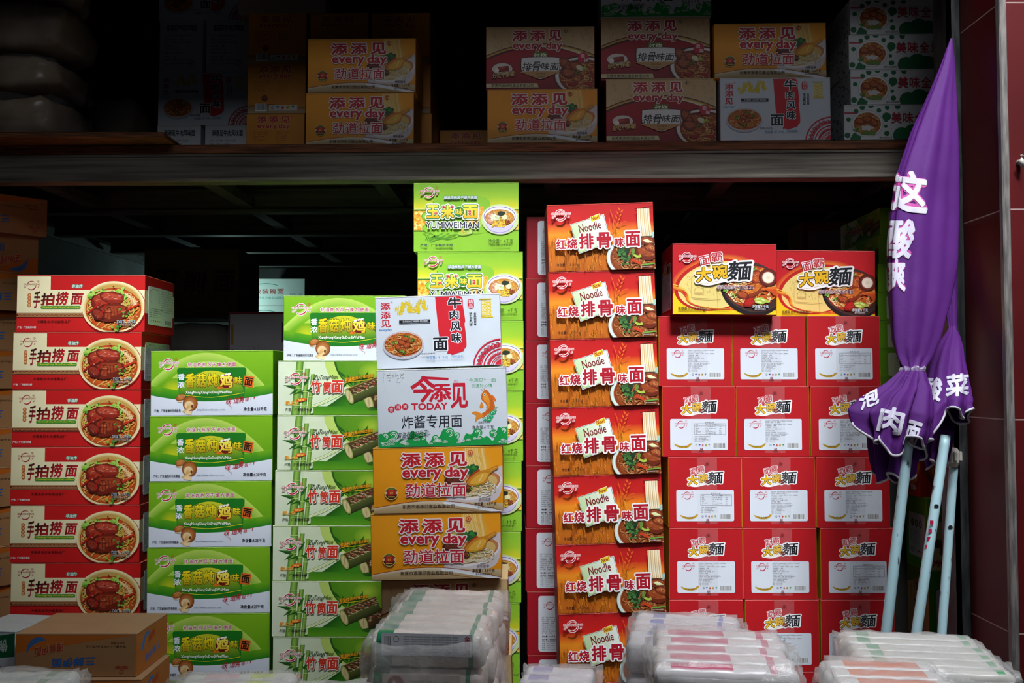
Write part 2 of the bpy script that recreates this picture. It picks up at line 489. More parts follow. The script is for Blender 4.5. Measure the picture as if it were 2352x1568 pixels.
def icons(a, x, y, d):
    a.ring(x, y, d * 0.42, d * 0.42, d * 0.18, C('7030A0'), 14, 0.2, 3.2); a.ring(x, y, d * 0.42, d * 0.42, d * 0.18, C('20A060'), 14, 3.4, 6.2)
    a.poly(ring_pts(x + d * 1.25, y, d * 0.45, d * 0.4, 10, 0, math.pi, 2 * math.pi), C('3040A0')); a.line([(x + d * 1.25, y), (x + d * 1.25, y + d * 0.45)], d * 0.1, C('3040A0'))
    a.poly([(x + d * 2.5, y - d * 0.45), (x + d * 2.95, y), (x + d * 2.05, y)], C('C01820')); a.rect(x + d * 2.25, y - d * 0.05, x + d * 2.75, y + d * 0.42, C('C01820'))
    a.ell(x + d * 3.75, y, d * 0.45, d * 0.45, C('C8B020'), 14); a.line([(x + d * 3.55, y + d * .25), (x + d * 3.95, y - d * .25)], d * 0.16, BLACK)
    a.poly([(x + d * 4.6, y - d * 0.4), (x + d * 5.4, y - d * 0.4), (x + d * 5.1, y + d * 0.05), (x + d * 4.9, y + d * 0.05)], C('208040')); a.rect(x + d * 4.92, y, x + d * 5.08, y + d * 0.42, C('208040'))
# ------------------------------------------------------------------ the printed designs
def bowl_food(a, cx, cy, rx, ry, soup, noodle_cols, n, wd):
    a.rgrad(cx, cy, rx, ry, [(0, soup), (0.75, mix(soup, C('D8701C'), 0.3)), (1, mix(soup, C('7A2A08'), 0.5))])
    a.noodles(cx, cy, rx * 0.97, ry * 0.97, n, noodle_cols, wd)

def art_hand_patted():
    a = Art(1145, 500, 3, C('C51A1A'))
    a.rect(0, 0, 300, 130, CREAM); a.rect(0, 122, 1145, 330, CREAM)
    logo(a, 58, 35, 148, 95, C('A0183C'))
    a.text('非油炸', 490, 72, 95, 33, C('E8F4E8'), 0.02, ((C('2C7058'), 0.10),), 0.12)
    for i, t in enumerate('浇汁捞面'):
        a.ell(111, 170 + i * 30, 17, 18, C('B4582A'), 18); a.text(t, 101, 159 + i * 30, 20, 21, C('F0D890'), 0.01)
    def ink(u, v): return mix(C('14090A'), C('B81420'), (u * 0.5 + (1 - v) * 0.7 - 0.25))
    def ink2(u, v): return mix(C('3A0A0E'), C('C01422'), (u * 0.7 + (1 - v) * 0.4 + 0.1))
    a.text('手', 148, 132, 62, 156, ink, 0.03, sh=0.1); a.text('拍', 215, 150, 122, 112, ink, 0.028, sh=0.1)
    a.text('捞', 350, 138, 108, 122, ink2, 0.028, sh=0.1); a.text('面', 486, 152, 104, 104, ink2, 0.028, sh=0.15)
    a.rrect(214, 266, 572, 294, 12, C('3E8A28')); a.text('ChuangFeng ShouPaiLaoMian', 226, 271, 334, 18, C('D8D83C'), 0.02)
    a.rect(0, 330, 1145, 368, C('6E1414')); a.rect(0, 333, 1145, 336, C('C8AC6C')); a.rect(0, 361, 1145, 364, C('C8AC6C'))
    for i in range(26):
        x = 22 + i * 24
        a.line([(x - 10, 355), (x - 4, 343), (x + 4, 354), (x + 11, 342)], 4, C('C8A468'))
    a.text('丰顺县创丰米面制品厂', 186, 396, 300, 24, C('4A0E0E'), 0.01, sp=1.1)
    a.text('产地：广东梅州丰顺', 10, 450, 166, 22, C('EDE3E0'), 0.02)
    a.ell(872, 285, 288, 243, C('8E1010'), 48)
    a.rgrad(868, 278, 284, 235, [(0, C('C8A25A')), (0.86, C('C39A4E')), (0.93, C('E6CF90')), (0.985, C('F0E4BC')), (1, C('BFA468'))], 48)
    bowl_food(a, 868, 300, 250, 196, C('D2531C'), [C('EFA552'), C('F3C27C'), C('E58A3C'), C('E8B068')], 120, 8)
    for i in range(22):
        t = math.radians(195 + i * 7.2)
        x, y = 868 + 205 * math.cos(t), 292 + 150 * math.sin(t)
        for k in (-9, 0, 9): a.line(bez((x - 20, y + k), (x - 8, y - 18 + k), (x + 8, y + 18 + k), (x + 20, y + k), 6), 5, C('F2D09A'))
    for x, y, r in ((690, 165, 52), (755, 150, 45), (845, 160, 40), (950, 145, 55), (930, 205, 42)): a.herbs(x, y, r, 9, [C('5E9A2A'), C('8CBE3E'), C('3E7A20'), C('A6CC5A')])
    for x, y, rr in ((665, 260, 30), (1030, 320, 28), (700, 235, 18), (985, 240, 24)): a.ring(x, y, rr, rr * 1.3, 8, C('B8C040'), 18, rot=0.4)
    a.meat(800, 240, 120, 85, 0.2, C('7A1E12'), C('A83820'), C('D88060')); a.meat(860, 190, 110, 48, 0.1, C('8E2618'), C('B8432A'), C('E8B0A0'))
    a.meat(860, 330, 150, 80, -0.15, C('70200F'), C('9A3A1C'), C('C8744C')); a.meat(735, 345, 60, 45, 0.5, C('601810'), C('8E2E1C'), C('C06A50'))
    for k in range(5): a.line(bez((790 + k * 28, 290), (810 + k * 26, 330), (780 + k * 30, 370), (800 + k * 34, 410), 6), 6, C('6A1E0E'))
    a.line(bez((640, 335), (690, 300), (720, 260), (760, 235)), 13, C('B01C16')); a.line(bez((760, 380), (770, 300), (800, 250), (840, 230)), 11, C('A81812'))
    a.line(bez((1000, 300), (1040, 280), (1070, 270), (1100, 250)), 16, C('C4301C'))
    for x, y, r in ((985, 345, 28), (900, 465, 40), (930, 300, 12), (1050, 400, 20)): a.herbs(x, y, r, 8, [C('4E9030'), C('7CB840'), C('3A7820')])
    for x, y in ((880, 110), (870, 95), (1095, 210), (1105, 225)): a.ell(x, y, 8, 6, C('7A1410'), 10)
    a.text('净含量：4.5千克', 905, 397, 158, 26, BLACK, 0.015, ((WHITE, 0.07),)); a.text('图片料理仅供参考', 915, 430, 140, 16, C('403030'), 0.01, ((C('E8D0C0'), 0.06),))
    return a

def art_mushroom():
    a = Art(1360, 700, 5)
    a.grad(0, 0, 1360, 600, [(0, C('7DB41C')), (0.5, C('6EA914')), (1, C('4E9410'))])
    def arch(px, x0, x1, yb, n=40): return [(x0 + (x1 - x0) * i / n, yb - (yb - px) * math.sin(math.pi * i / n) ** 0.72) for i in range(n + 1)]
    A, B = arch(12, -150, 1380, 560), arch(150, -130, 1300, 640)
    a.loft(A, B, C('B7D45E'), C('72AE1C'), 5)
    A, B = arch(100, 40, 1250, 560), arch(330, 150, 1180, 600)
    a.loft(A, B, C('B2D253'), C('5E9E14'), 5)
    a.rgrad(255, 440, 150, 150, [(0, C('D3CB14')), (0.5, C('A9BE1C')), (1, C('62A012'))], 28)
    curve = [(1360 * i / 30.0, 475 + 76 * math.sin(math.pi * (i / 30.0) ** 0.94) - 10 * i / 30.0) for i in range(31)]
    a.loft([(x, y - 105) for x, y in curve], [(x, y + 1) for x, y in curve], [C('6DAA16') if i < 3 or i > 26 else C('57A012') for i in range(31)], C('1F7F1C'), 4)
    P = [(290, 200), (298, 182), (312, 176), (1045, 176), (1060, 184), (1066, 200)] + [(x, y - 4) for x, y in curve[::-1] if 290 < x < 1066]
    a.poly(P, C('17751B'))
    lens = arch(208, 310, 1040, 420, 30); a.loft(lens, [(x, 470) for x, y in lens], [mix(C('2A8A1C'), C('CFCF28'), math.sin(math.pi * i / 30) ** 0.6) for i in range(31)], C('1E7A1A'), 6)
    a.loft([(x, y + 1) for x, y in curve], [(x, 700) for x, y in curve], C('DCE2EE'), C('D3DAE8'))
    a.line([(x, y - 62 + 20 * (1 - abs(x - 670) / 400)) for x, y in curve if 280 < x < 1062], 6, C('D8D420'))
    logo(a, 85, 68, 224, 138, C('C31C34'), C('EDF0F2'))
    for i, t in enumerate('非油炸热风干燥方便面'): a.text(t, 407 + i * 55.5, 120, 42, 43, C('B41C62'), 0.02, ((C('F2F2E8'), 0.09),))
    a.text('香', 300, 240, 76, 72, WHITE, 0.05); a.text('浓', 297, 326, 78, 70, WHITE, 0.05)
    gold = lambda u, v: mix(C('A98C10'), C('F1DF1C'), v * 1.1)
    dk = C('4A3A08')
    a.text('香', 385, 236, 106, 160, gold, 0.055, ((dk, 0.035),)); a.text('菇', 506, 240, 110, 152, gold, 0.05, ((dk, 0.035),)); a.text('炖', 628, 240, 122, 148, gold, 0.05, ((dk, 0.035),))
    a.poly([(728, 400), (800, 358), (840, 392), (770, 412), (745, 412)], C('E0701C')); a.ell(842, 326, 84, 84, C('C8A030')); a.ell(842, 326, 78, 78, C('6E1410'))
    a.text('鸡', 768, 256, 146, 142, lambda u, v: mix(C('E8B818'), C('F8F060'), v), 0.05, ((C('5A0E0A'), 0.04),))
    for x, y in ((800, 262), (840, 252), (874, 246)): a.ell(x, y, 20, 11, C('F4F4EC'), 14, -0.3)
    a.text('味', 936, 276, 86, 92, gold, 0.045, ((dk, 0.03),))
    a.rrect(1036, 272, 1148, 392, 6, C('DC6A1C'), 0.16); a.text('面', 1046, 288, 92, 92, C('1A120C'), 0.045, rot=-0.16)
    a.text('XiangNongXiangGuDunJiWeiMian', 386, 430, 520, 42, C('F0F6EC'), 0.02)
    for (cx, cy, rx, ry, r_) in ((336, 500, 58, 36, -0.35), (440, 568, 84, 84, 0.2)):
        a.poly([(cx - rx * 0.1, cy), (cx + rx * 0.5, cy + ry * 0.3), (cx + rx * 0.15, cy + ry * 1.5), (cx - rx * 0.75, cy + ry * 1.35), (cx - rx * 0.4, cy + ry * 0.9)], C('E9CFA0'))
        a.rgrad(cx, cy, rx, ry, [(0, C('C98A48')), (0.6, C('B06A30')), (0.92, C('8A4A1C')), (1, C('6A3612'))], 26, r_)
    a.rgrad(428, 588, 58, 56, [(0, C('D9B078')), (0.7, C('EAD0A0')), (1, C('9A5A28'))], 22); a.ell(462, 600, 12, 20, C('6A3414'), 12)
    a.poly([(405, 590), (450, 598), (440, 640), (385, 672), (350, 655), (392, 632)], [C('D8A860'), C('D8A860'), C('EED9AE'), C('E8CFA0'), C('C89850'), C('D0A058')])
    a.line(bez((300, 492), (330, 470), (360, 470), (385, 490)), 10, C('C4925C'))
    for t, x, y, w_, h_ in (('味', 842, 510, 58, 78), ('道', 925, 508, 62, 62), ('美', 990, 488, 52, 72), ('极', 1052, 508, 44, 40), ('了', 1106, 500, 22, 30), ('!', 1146, 500, 16, 26)):
        a.text(t, x, y, w_, h_, C('C21828'), 0.0, (), 0.25)
    a.line([(868, 590), (910, 612), (905, 635)], 3, C('C21828'))
    a.text('产地：广东省梅州市丰顺县', 40, 628, 294, 32, C('1C1C28'), 0.012); a.text('http://www.cfmmzpc.com', 520, 626, 305, 28, C('707888'))
    a.text('净含量:4.25千克', 1036, 612, 260, 42, C('202030'), 0.015)
    return a

def art_bamboo(Wd=1440):
    a = Art(Wd, 645, 7, C('D5E2C0'))
    a.grad(0, 0, 330, 645, [(0, C('DCE6CC')), (1, C('CBDDB6'))], False)
    a.poly([(550, 0), (700, 0)] + bez((700, 0), (710, 170), (790, 270), (930, 330)) + bez((930, 330), (700, 300), (570, 200), (550, 0)), C('BBD56A'))
    P = bez((660, 0), (680, 130), (760, 250), (900, 330), 14); a.loft(P, [(Wd, y) for x, y in P], C('4E8A18'), C('7CAE22'), 5)
    a.loft(P, [(x + 26, y + 6) for x, y in P], C('1F4A12'), C('2F6A16'))
    a.rgrad(1120, 120, 170, 110, [(0, C('A9C83A')), (1, C('6A9E1E'))], 20)
    P = bez((330, 645), (560, 600), (720, 420), (860, 352), 16); a.loft(P, [(Wd, y * 0.55 + 150) for x, y in P], C('3F8A18'), C('2F7814'), 3)
    a.poly([(330, 645)] + P + [(Wd, 330), (Wd, 645)], C('3B8416')); a.loft(P, [(x + 160, y + 60) for x, y in P], C('1C5A10'), C('3B8416'), 4)
    a.grad(420, 540, Wd, 645, [(0, C('3B8416')), (1, C('5E9E1C'))])
    for o, c, wd in ((0, C('4E9A28'), 10), (-14, C('E8EED8'), 12), (-28, C('C9CF3A'), 10), (-40, C('E8EED8'), 10), (-52, C('6AA83A'), 5)):
        a.line([(x + o * 0.3, y + o * 0.55) for x, y in bez((395, 560), (560, 520), (700, 420), (855, 350), 16)], wd, c)
    def stalk(x0, y0, x1, y1, wt, wb, nodes):
        n = 8; A = [(x0 + (x1 - x0) * i / n, y0 + (y1 - y0) * i / n) for i in range(n + 1)]
        wf = lambda i: (wt + (wb - wt) * i / n) / 2
        L_ = [(x - wf(i), y) for i, (x, y) in enumerate(A)]; R_ = [(x + wf(i), y) for i, (x, y) in enumerate(A)]; M_ = [(x - wf(i) * 0.2, y) for i, (x, y) in enumerate(A)]
        a.loft(L_, M_, C('3C7A20'), C('96BE52')); a.loft(M_, R_, C('96BE52'), C('3A721E'))
        for t in nodes:
            x, y = x0 + (x1 - x0) * t, y0 + (y1 - y0) * t; w2 = (wt + (wb - wt) * t) / 2 + 5
            a.line([(x - w2, y - 3), (x, y + 2), (x + w2, y - 3)], 7, C('C2DC86')); a.line([(x - w2, y + 4), (x, y + 9), (x + w2, y + 4)], 4, C('2E6418'))
    stalk(258, -4, 205, 650, 84, 100, (0.17, 0.5, 0.82)); stalk(345, 82, 300, 650, 54, 60, (0.22, 0.5, 0.8)); stalk(412, 148, 362, 650, 44, 50, (0.25, 0.55, 0.85))
    for x, y, L_, an, wd in ((230, 320, 175, 3.35, 22), (240, 330, 130, 2.55, 18), (300, 300, 150, -1.0, 20), (330, 340, 90, 0.4, 16), (350, 350, 130, -0.5, 16), (285, 350, 70, 1.6, 14), (380, 350, 70, 0.9, 12), (255, 290, 110, -2.2, 18), (400, 310, 150, -0.9, 15), (310, 345, 150, 2.75, 14)):
        a.leaf(x, y, L_, an, wd, C('1E5416'), C('4A8A2A'))
    for x, y, L_, an, wd in ((900, 300, 170, -1.2, 24), (880, 290, 150, -2.0, 22), (960, 280, 190, -1.0, 22), (820, 250, 120, 2.3, 18), (1040, 250, 150, -1.4, 20), (900, 300, 150, 0.1, 22), (800, 190, 130, -2.4, 18)):
        a.leaf(x, y, L_, an, wd, C('1E5A10'), C('4C9020'))
    def tube(x0, y0, x1, y1, hw, ew, ca, cb):
        d = math.hypot(x1 - x0, y1 - y0); nx, ny = -(y1 - y0) / d, (x1 - x0) / d; an = math.atan2(y1 - y0, x1 - x0)
        A, M_, B = [[(x0 + nx * k, y0 + ny * k), (x1 + nx * k, y1 + ny * k)] for k in (-hw, -hw * 0.1, hw)]
        a.loft(A, M_, C('5A3C1C'), C('3A2A16')); a.loft(M_, B, ca, cb)
        for _ in range(60):
            t, k = a.r.random(), a.r.uniform(-0.8, 0.05); x, y = x0 + (x1 - x0) * (0.15 + 0.85 * t) + nx * hw * k, y0 + (y1 - y0) * (0.15 + 0.85 * t) + ny * hw * k
            a.line(bez((x - 14, y), (x - 4, y - 12), (x + 4, y + 12), (x + 14, y), 5), 5, a.r.choice([C('E2CFA8'), C('CDB07C'), C('B89460')]))
        for k in range(3):
            t = 0.3 + 0.22 * k; x, y = x0 + (x1 - x0) * t + nx * hw * -0.35, y0 + (y1 - y0) * t + ny * hw * -0.35
            a.blob(x, y, 20, 14, a.r.choice([C('A85038'), C('8A3A2A'), C('5E7A2A')]))
        a.line(A, 9, C('A88A50')); a.rgrad(x0, y0, ew, hw * 1.06, [(0, C('B8A878')), (0.6, C('CFC08C')), (0.92, C('8E9A4A')), (1, C('4E5A20'))], 26, an)
        a.line([(x0 - 2, y0 - hw * 0.6), (x0 + 3, y0 + hw * 0.6)], 5, C('8A7A4A'))
    tube(1075, 490, 1500, 330, 96, 50, C('5A4020'), C('2E2410')); tube(845, 420, 1250, 255, 95, 40, C('56602A'), C('2A300F'))
    a.leaf(1060, 560, 150, 0.1, 20, C('1E5A10'), C('3C7E1A'))
    logo(a, 80, 128, 262, 158, C('C4203A'), C('EEF2EA'))
    a.text('Zu', 418, 158, 72, 62, C('16321C'), 0.0, (), 0.35); a.text('Tong', 488, 158, 110, 70, C('16321C'), 0.0, (), 0.35); a.text('Mian', 606, 158, 104, 50, C('16321C'), 0.0, (), 0.35)
    for t, x, y, w_, h_ in (('竹', 385, 222, 118, 155), ('筒', 528, 238, 100, 140), ('面', 634, 225, 136, 155)):
        a.text(t, x, y, w_, h_, C('D0361E'), 0.055, ((C('F0F0E8'), 0.045),), 0.05, shadow=(C('6A6A58'), 7, 9))
    a.text('新上市', 92, 476, 152, 44, C('E2781A'), 0.03, ((C('F0E070'), 0.05),), 0.1)
    a.poly(bez((215, 470), (240, 430), (300, 440), (350, 446)) + bez((350, 446), (330, 480), (290, 490), (225, 482)), C('DE5A16')); a.text('NEW', 240, 452, 74, 24, C('F4E46A'), 0.03)
    a.text('产地：广东梅州丰顺', 88, 560, 318, 33, C('18201A'), 0.02)
    a.text('非油炸', 790, 186, 118, 52, C('E8B41A'), 0.03, ((C('8A2A0C'), 0.06),), 0.2, 0.14); a.text('热风干燥方便面', 916, 162, 210, 40, C('E8B41A'), 0.03, ((C('8A2A0C'), 0.06),), 0.2, 0.14)
    a.line(bez((790, 258), (900, 215), (880, 260), (1110, 205)), 6, C('E8B41A'))
    return a

def art_beef():
    a = Art(1222, 735, 9, C('D2DAE4'))
    for i, t in enumerate('添添见'): a.text(t, 48, 48 + i * 89, 96, 80, C('C01830'), 0.04)
    a.text('®', 146, 32, 24, 24, C('C01830')); a.text('everyday', 28, 318, 126, 34, C('2C7CB8'), 0.025)
    Y = C('DCC01E')
    for i in range(16):
        x = 210 + i * 19; y = 100 + 50 * math.sin(i * 0.9) - i * 2.2
        a.blob(x, y + 20, 20, 17, Y, 10, 0.35); a.line(smooth([(x - 18, y + 45), (x - 5, y - 12), (x + 9, y + 30), (x + 18, y - 20)], 3), 4, C('C8AC14'))
        a.line(smooth([(x - 10, y + 10), (x, y + 24), (x + 10, y + 8)], 3), 3, C('EEE7C0'))
    for x, y in ((265, 60), (330, 75), (480, 45), (420, 90)): a.ell(x, y, 16, 18, Y, 12); a.blob(x, y + 50, 22, 36, Y)
    a.rect(228, 236, 535, 268, C('15151C')); a.text('名师精制 口味独特 精选面粉', 262, 241, 250, 22, WHITE, 0.0); a.rect(228, 274, 535, 279, C('15151C'))
    a.poly(smooth([(592, 20), (600, 4), (720, 2), (838, 4), (862, 40), (862, 100), (872, 180), (880, 270), (872, 300), (884, 420), (886, 520), (876, 545), (860, 560), (852, 580), (790, 600), (740, 616), (722, 600), (690, 602), (700, 560), (650, 500), (620, 420), (606, 250)], 3, True), C('D22030'))
    for (t, x, y, w_, h_) in (('牛', 714, 14, 134, 118), ('肉', 726, 150, 92, 92), ('风', 732, 266, 104, 104), ('味', 738, 388, 98, 104), ('面', 556, 430, 146, 138)):
        a.text(t, x, y, w_, h_, C('15151E'), 0.04, ((WHITE, 0.065),))
    a.rrect(908, 36, 972, 140, 26, C('C62038')); a.text('精', 918, 44, 44, 42, WHITE); a.text('品', 918, 92, 44, 40, WHITE)
    for i, t in enumerate('倾力创新口味'): a.text(t, 922, 178 + i * 24, 28, 21, BLACK, 0.02)
    for i, t in enumerate('金品制面香'): a.text(t, 966, 180 + i * 28, 24, 24, BLACK, 0.02)
    a.rect(1024, 38, 1146, 50, C('DCC01E')); a.rect(1034, 226, 1156, 238, C('DCC01E')); a.rect(1042, 58, 1140, 220, C('DCC01E'))
    for i in range(4):
        for j in range(3): a.ring(1061 + j * 30, 80 + i * 39, 13, 16, 5, C('E9E4C6'), 14)
    for i in range(5): a.line(smooth([(1044, 62 + i * 38), (1070, 78 + i * 38), (1110, 58 + i * 38), (1138, 76 + i * 38)], 3), 3, C('E9E4C6'))
    R = C('C01C34'); cx, cy = 1240, 760
    for r0, wd in ((300, 16), (196, 14), (120, 8)): a.ring(cx, cy, r0, r0, wd, R, 60, math.pi, 1.5 * math.pi + 0.1)
    for i in range(9):
        t = math.pi + 0.08 + i * 0.18; x, y = cx + 240 * math.cos(t), cy + 240 * math.sin(t)
        a.ring(x, y, 30, 30, 9, R, 18, t, t + 4.6); a.ell(x - 8, y - 4, 9, 9, R, 10)
        a.leaf(x, y, 48, t + 1.9, 14, R)
    for i in range(16):
        t = math.pi + 0.03 + i * 0.1; a.leaf(cx + 128 * math.cos(t), cy + 128 * math.sin(t), 44, t, 8, R)
        a.ell(cx + 100 * math.cos(t), cy + 100 * math.sin(t), 5, 5, R, 8); a.line([(cx + 20 * math.cos(t), cy + 20 * math.sin(t)), (cx + 84 * math.cos(t), cy + 84 * math.sin(t))], 8, R)
    a.ell(264, 500, 204, 148, C('AEB2C4'), 44); a.rgrad(264, 488, 202, 140, [(0, C('E8E2DE')), (0.86, C('D6CFCE')), (0.93, C('C9B0AE')), (1, C('E4E0E2'))], 44)
    for i in range(44): t = i * 0.143; a.line([(264 + 186 * math.cos(t), 488 + 128 * math.sin(t)), (264 + 200 * math.cos(t), 488 + 138 * math.sin(t))], 5, C('BFA6A6'))
    bowl_food(a, 264, 490, 184, 122, C('C2561E'), [C('E2A050'), C('D98838'), C('EBBC74'), C('C86A2A')], 110, 6)
    for x, y, r_ in ((250, 470, 0.3), (300, 500, -0.4), (330, 455, 0.2), (215, 520, 0.6), (285, 430, 0), (255, 545, 0.2)): a.meat(x, y, 36, 26, r_, C('8E3412'), C('B4541E'), C('DA8A4A'))
    for x, y in ((300, 402), (350, 440), (180, 460), (246, 560)): a.herbs(x, y, 26, 8, [C('4A8A2A'), C('6EA83C'), C('2E6418')])
    a.text('图案仅供参考', 438, 588, 134, 16, BLACK, 0.01); a.text('净含量：', 488, 624, 100, 32, C('2C7CB8')); a.text('4', 602, 626, 18, 28, C('2C7CB8')); a.text('千克', 644, 626, 56, 28, C('2C7CB8')); a.text('(饼形面条)', 732, 622, 124, 32, C('2C7CB8'))
    return a

def art_today():
    a = Art(1262, 740, 11, C('D2DAE3'))
    R = C('C81C34')
    a.text('今', 322, 52, 250, 262, R, 0.05, (), 0.1); a.text('添', 498, 128, 226, 186, R, 0.045); a.text('见', 716, 132, 170, 250, R, 0.05)
    a.line([(432, 70), (700, 92)], 26, R)
    a.text('TODAY', 330, 318, 356, 70, R, 0.05); a.text('®', 752, 100, 38, 38, R)
    for i, (t, x, y) in enumerate((('香', 132, 374), ('滑', 198, 354), ('爽', 268, 350))): a.ell(x, y, 33, 33, R, 24); a.text(t, x - 19, y - 19, 38, 38, WHITE)
    a.text('“今添见”一面', 876, 92, 288, 38, C('1C9A5C')); a.text('创造好心情', 922, 146, 208, 36, C('1C9A5C'))
    a.text('炸酱专用面', 232, 436, 592, 128, C('1E1E2A'), 0.006)
    G = C('129A48')
    P = smooth([(1040, 222), (1064, 204), (1092, 226), (1130, 300), (1150, 370), (1130, 420), (1080, 440), (1036, 470), (1012, 440), (1060, 410), (1066, 350), (1020, 300), (1018, 255)], 4, True)
    a.poly(P, C('D2661C')); a.poly(smooth([(1044, 235), (1070, 240), (1096, 300), (1100, 370), (1070, 400), (1076, 340), (1040, 300)], 4, True), C('E89A30'))
    for i in range(4):
        for j in range(5): a.ring(1078 + i * 16 - j * 3, 300 + j * 24 + (i % 2) * 10, 10, 10, 3, C('B4460E'), 12, 0, math.pi)
    a.ell(1050, 254, 10, 12, WHITE, 12); a.ell(1050, 254, 6, 7, BLACK, 10)
    a.poly(smooth([(1020, 440), (960, 412), (920, 430), (960, 450), (950, 520), (975, 495), (1000, 480), (1036, 468)], 4, True), C('E0882A')); a.poly(smooth([(1018, 320), (1000, 380), (1040, 372)], 4, True), C('E08A2A')); a.poly(smooth([(1110, 262), (1150, 320), (1160, 300), (1130, 260)], 4, True), C('E06A1C'))
    a.line([(1030, 216), (1022, 196)], 4, C('D2661C')); a.line([(1050, 206), (1046, 186)], 4, C('D2661C'))
    for x, y, r in ((1130, 430, 30), (1100, 470, 34), (1050, 490, 26), (1150, 410, 18), (1090, 500, 24), (1160, 380, 14)): a.ell(x, y, r, r * 0.7, C('24A468'), 16); a.ring(x, y, r * 0.6, r * 0.45, 5, C('D8ECE0'), 14, 2.5, 6.5)
    a.text('图案仅供参考', 984, 508, 116, 22, C('50505A')); a.text('净含量:4 千克', 922, 550, 212, 36, C('30303A'))
    P = [(0, 740)]; n = 44
    for i in range(n + 1):
        x = 1262 * i / n; P.append((x, 640 - 44 * math.sin(i * 0.62) - 26 * math.sin(i * 1.7 + 1) - (30 if i > 40 else 0)))
    P.append((1262, 740)); a.poly(smooth(P[1:-1], 3) + [(1262, 740), (0, 740)], G)
    for x, y, r in ((70, 630, 34), (150, 625, 48), (700, 610, 46), (770, 640, 30), (430, 640, 40), (980, 620, 40), (1130, 630, 38), (1230, 600, 30), (560, 660, 30)):
        a.ell(x, y, r, r, G, 20); a.ell(x - r * 0.6, y - r * 0.2, r * 0.5, r * 0.5, G, 14)
        for k in (0.78, 0.45): a.ring(x, y + 4, r * k, r * k, 6, C('DDE8E2'), 18, 2.6 + k, 7.2 + k)
    for i in range(26):
        x, y = a.r.uniform(20, 1240), a.r.uniform(680, 730); r = a.r.uniform(16, 40)
        for k in (1, 0.65, 0.35): a.ring(x, y, r * k, r * k, 4, C('DDE8E2'), 14, 3.3, 6.1)
    a.text('有滋有味好日子!', 190, 588, 302, 62, C('23232C'), -0.0, (), 0.3, 0.08); a.line(bez((200, 678), (320, 640), (400, 655), (505, 622)), 4, C('23232C')); a.line(bez((300, 664), (350, 650), (320, 668), (420, 650)), 3, C('23232C'))
    for i in range(40): a.ell(a.r.uniform(60, 260), 20 + a.r.expovariate(0.03) % 300, a.r.uniform(2, 7), a.r.uniform(2, 10), mix(C('DFE5EA'), C('B4A888'), a.r.uniform(0.15, 0.5)), 8)
    return a

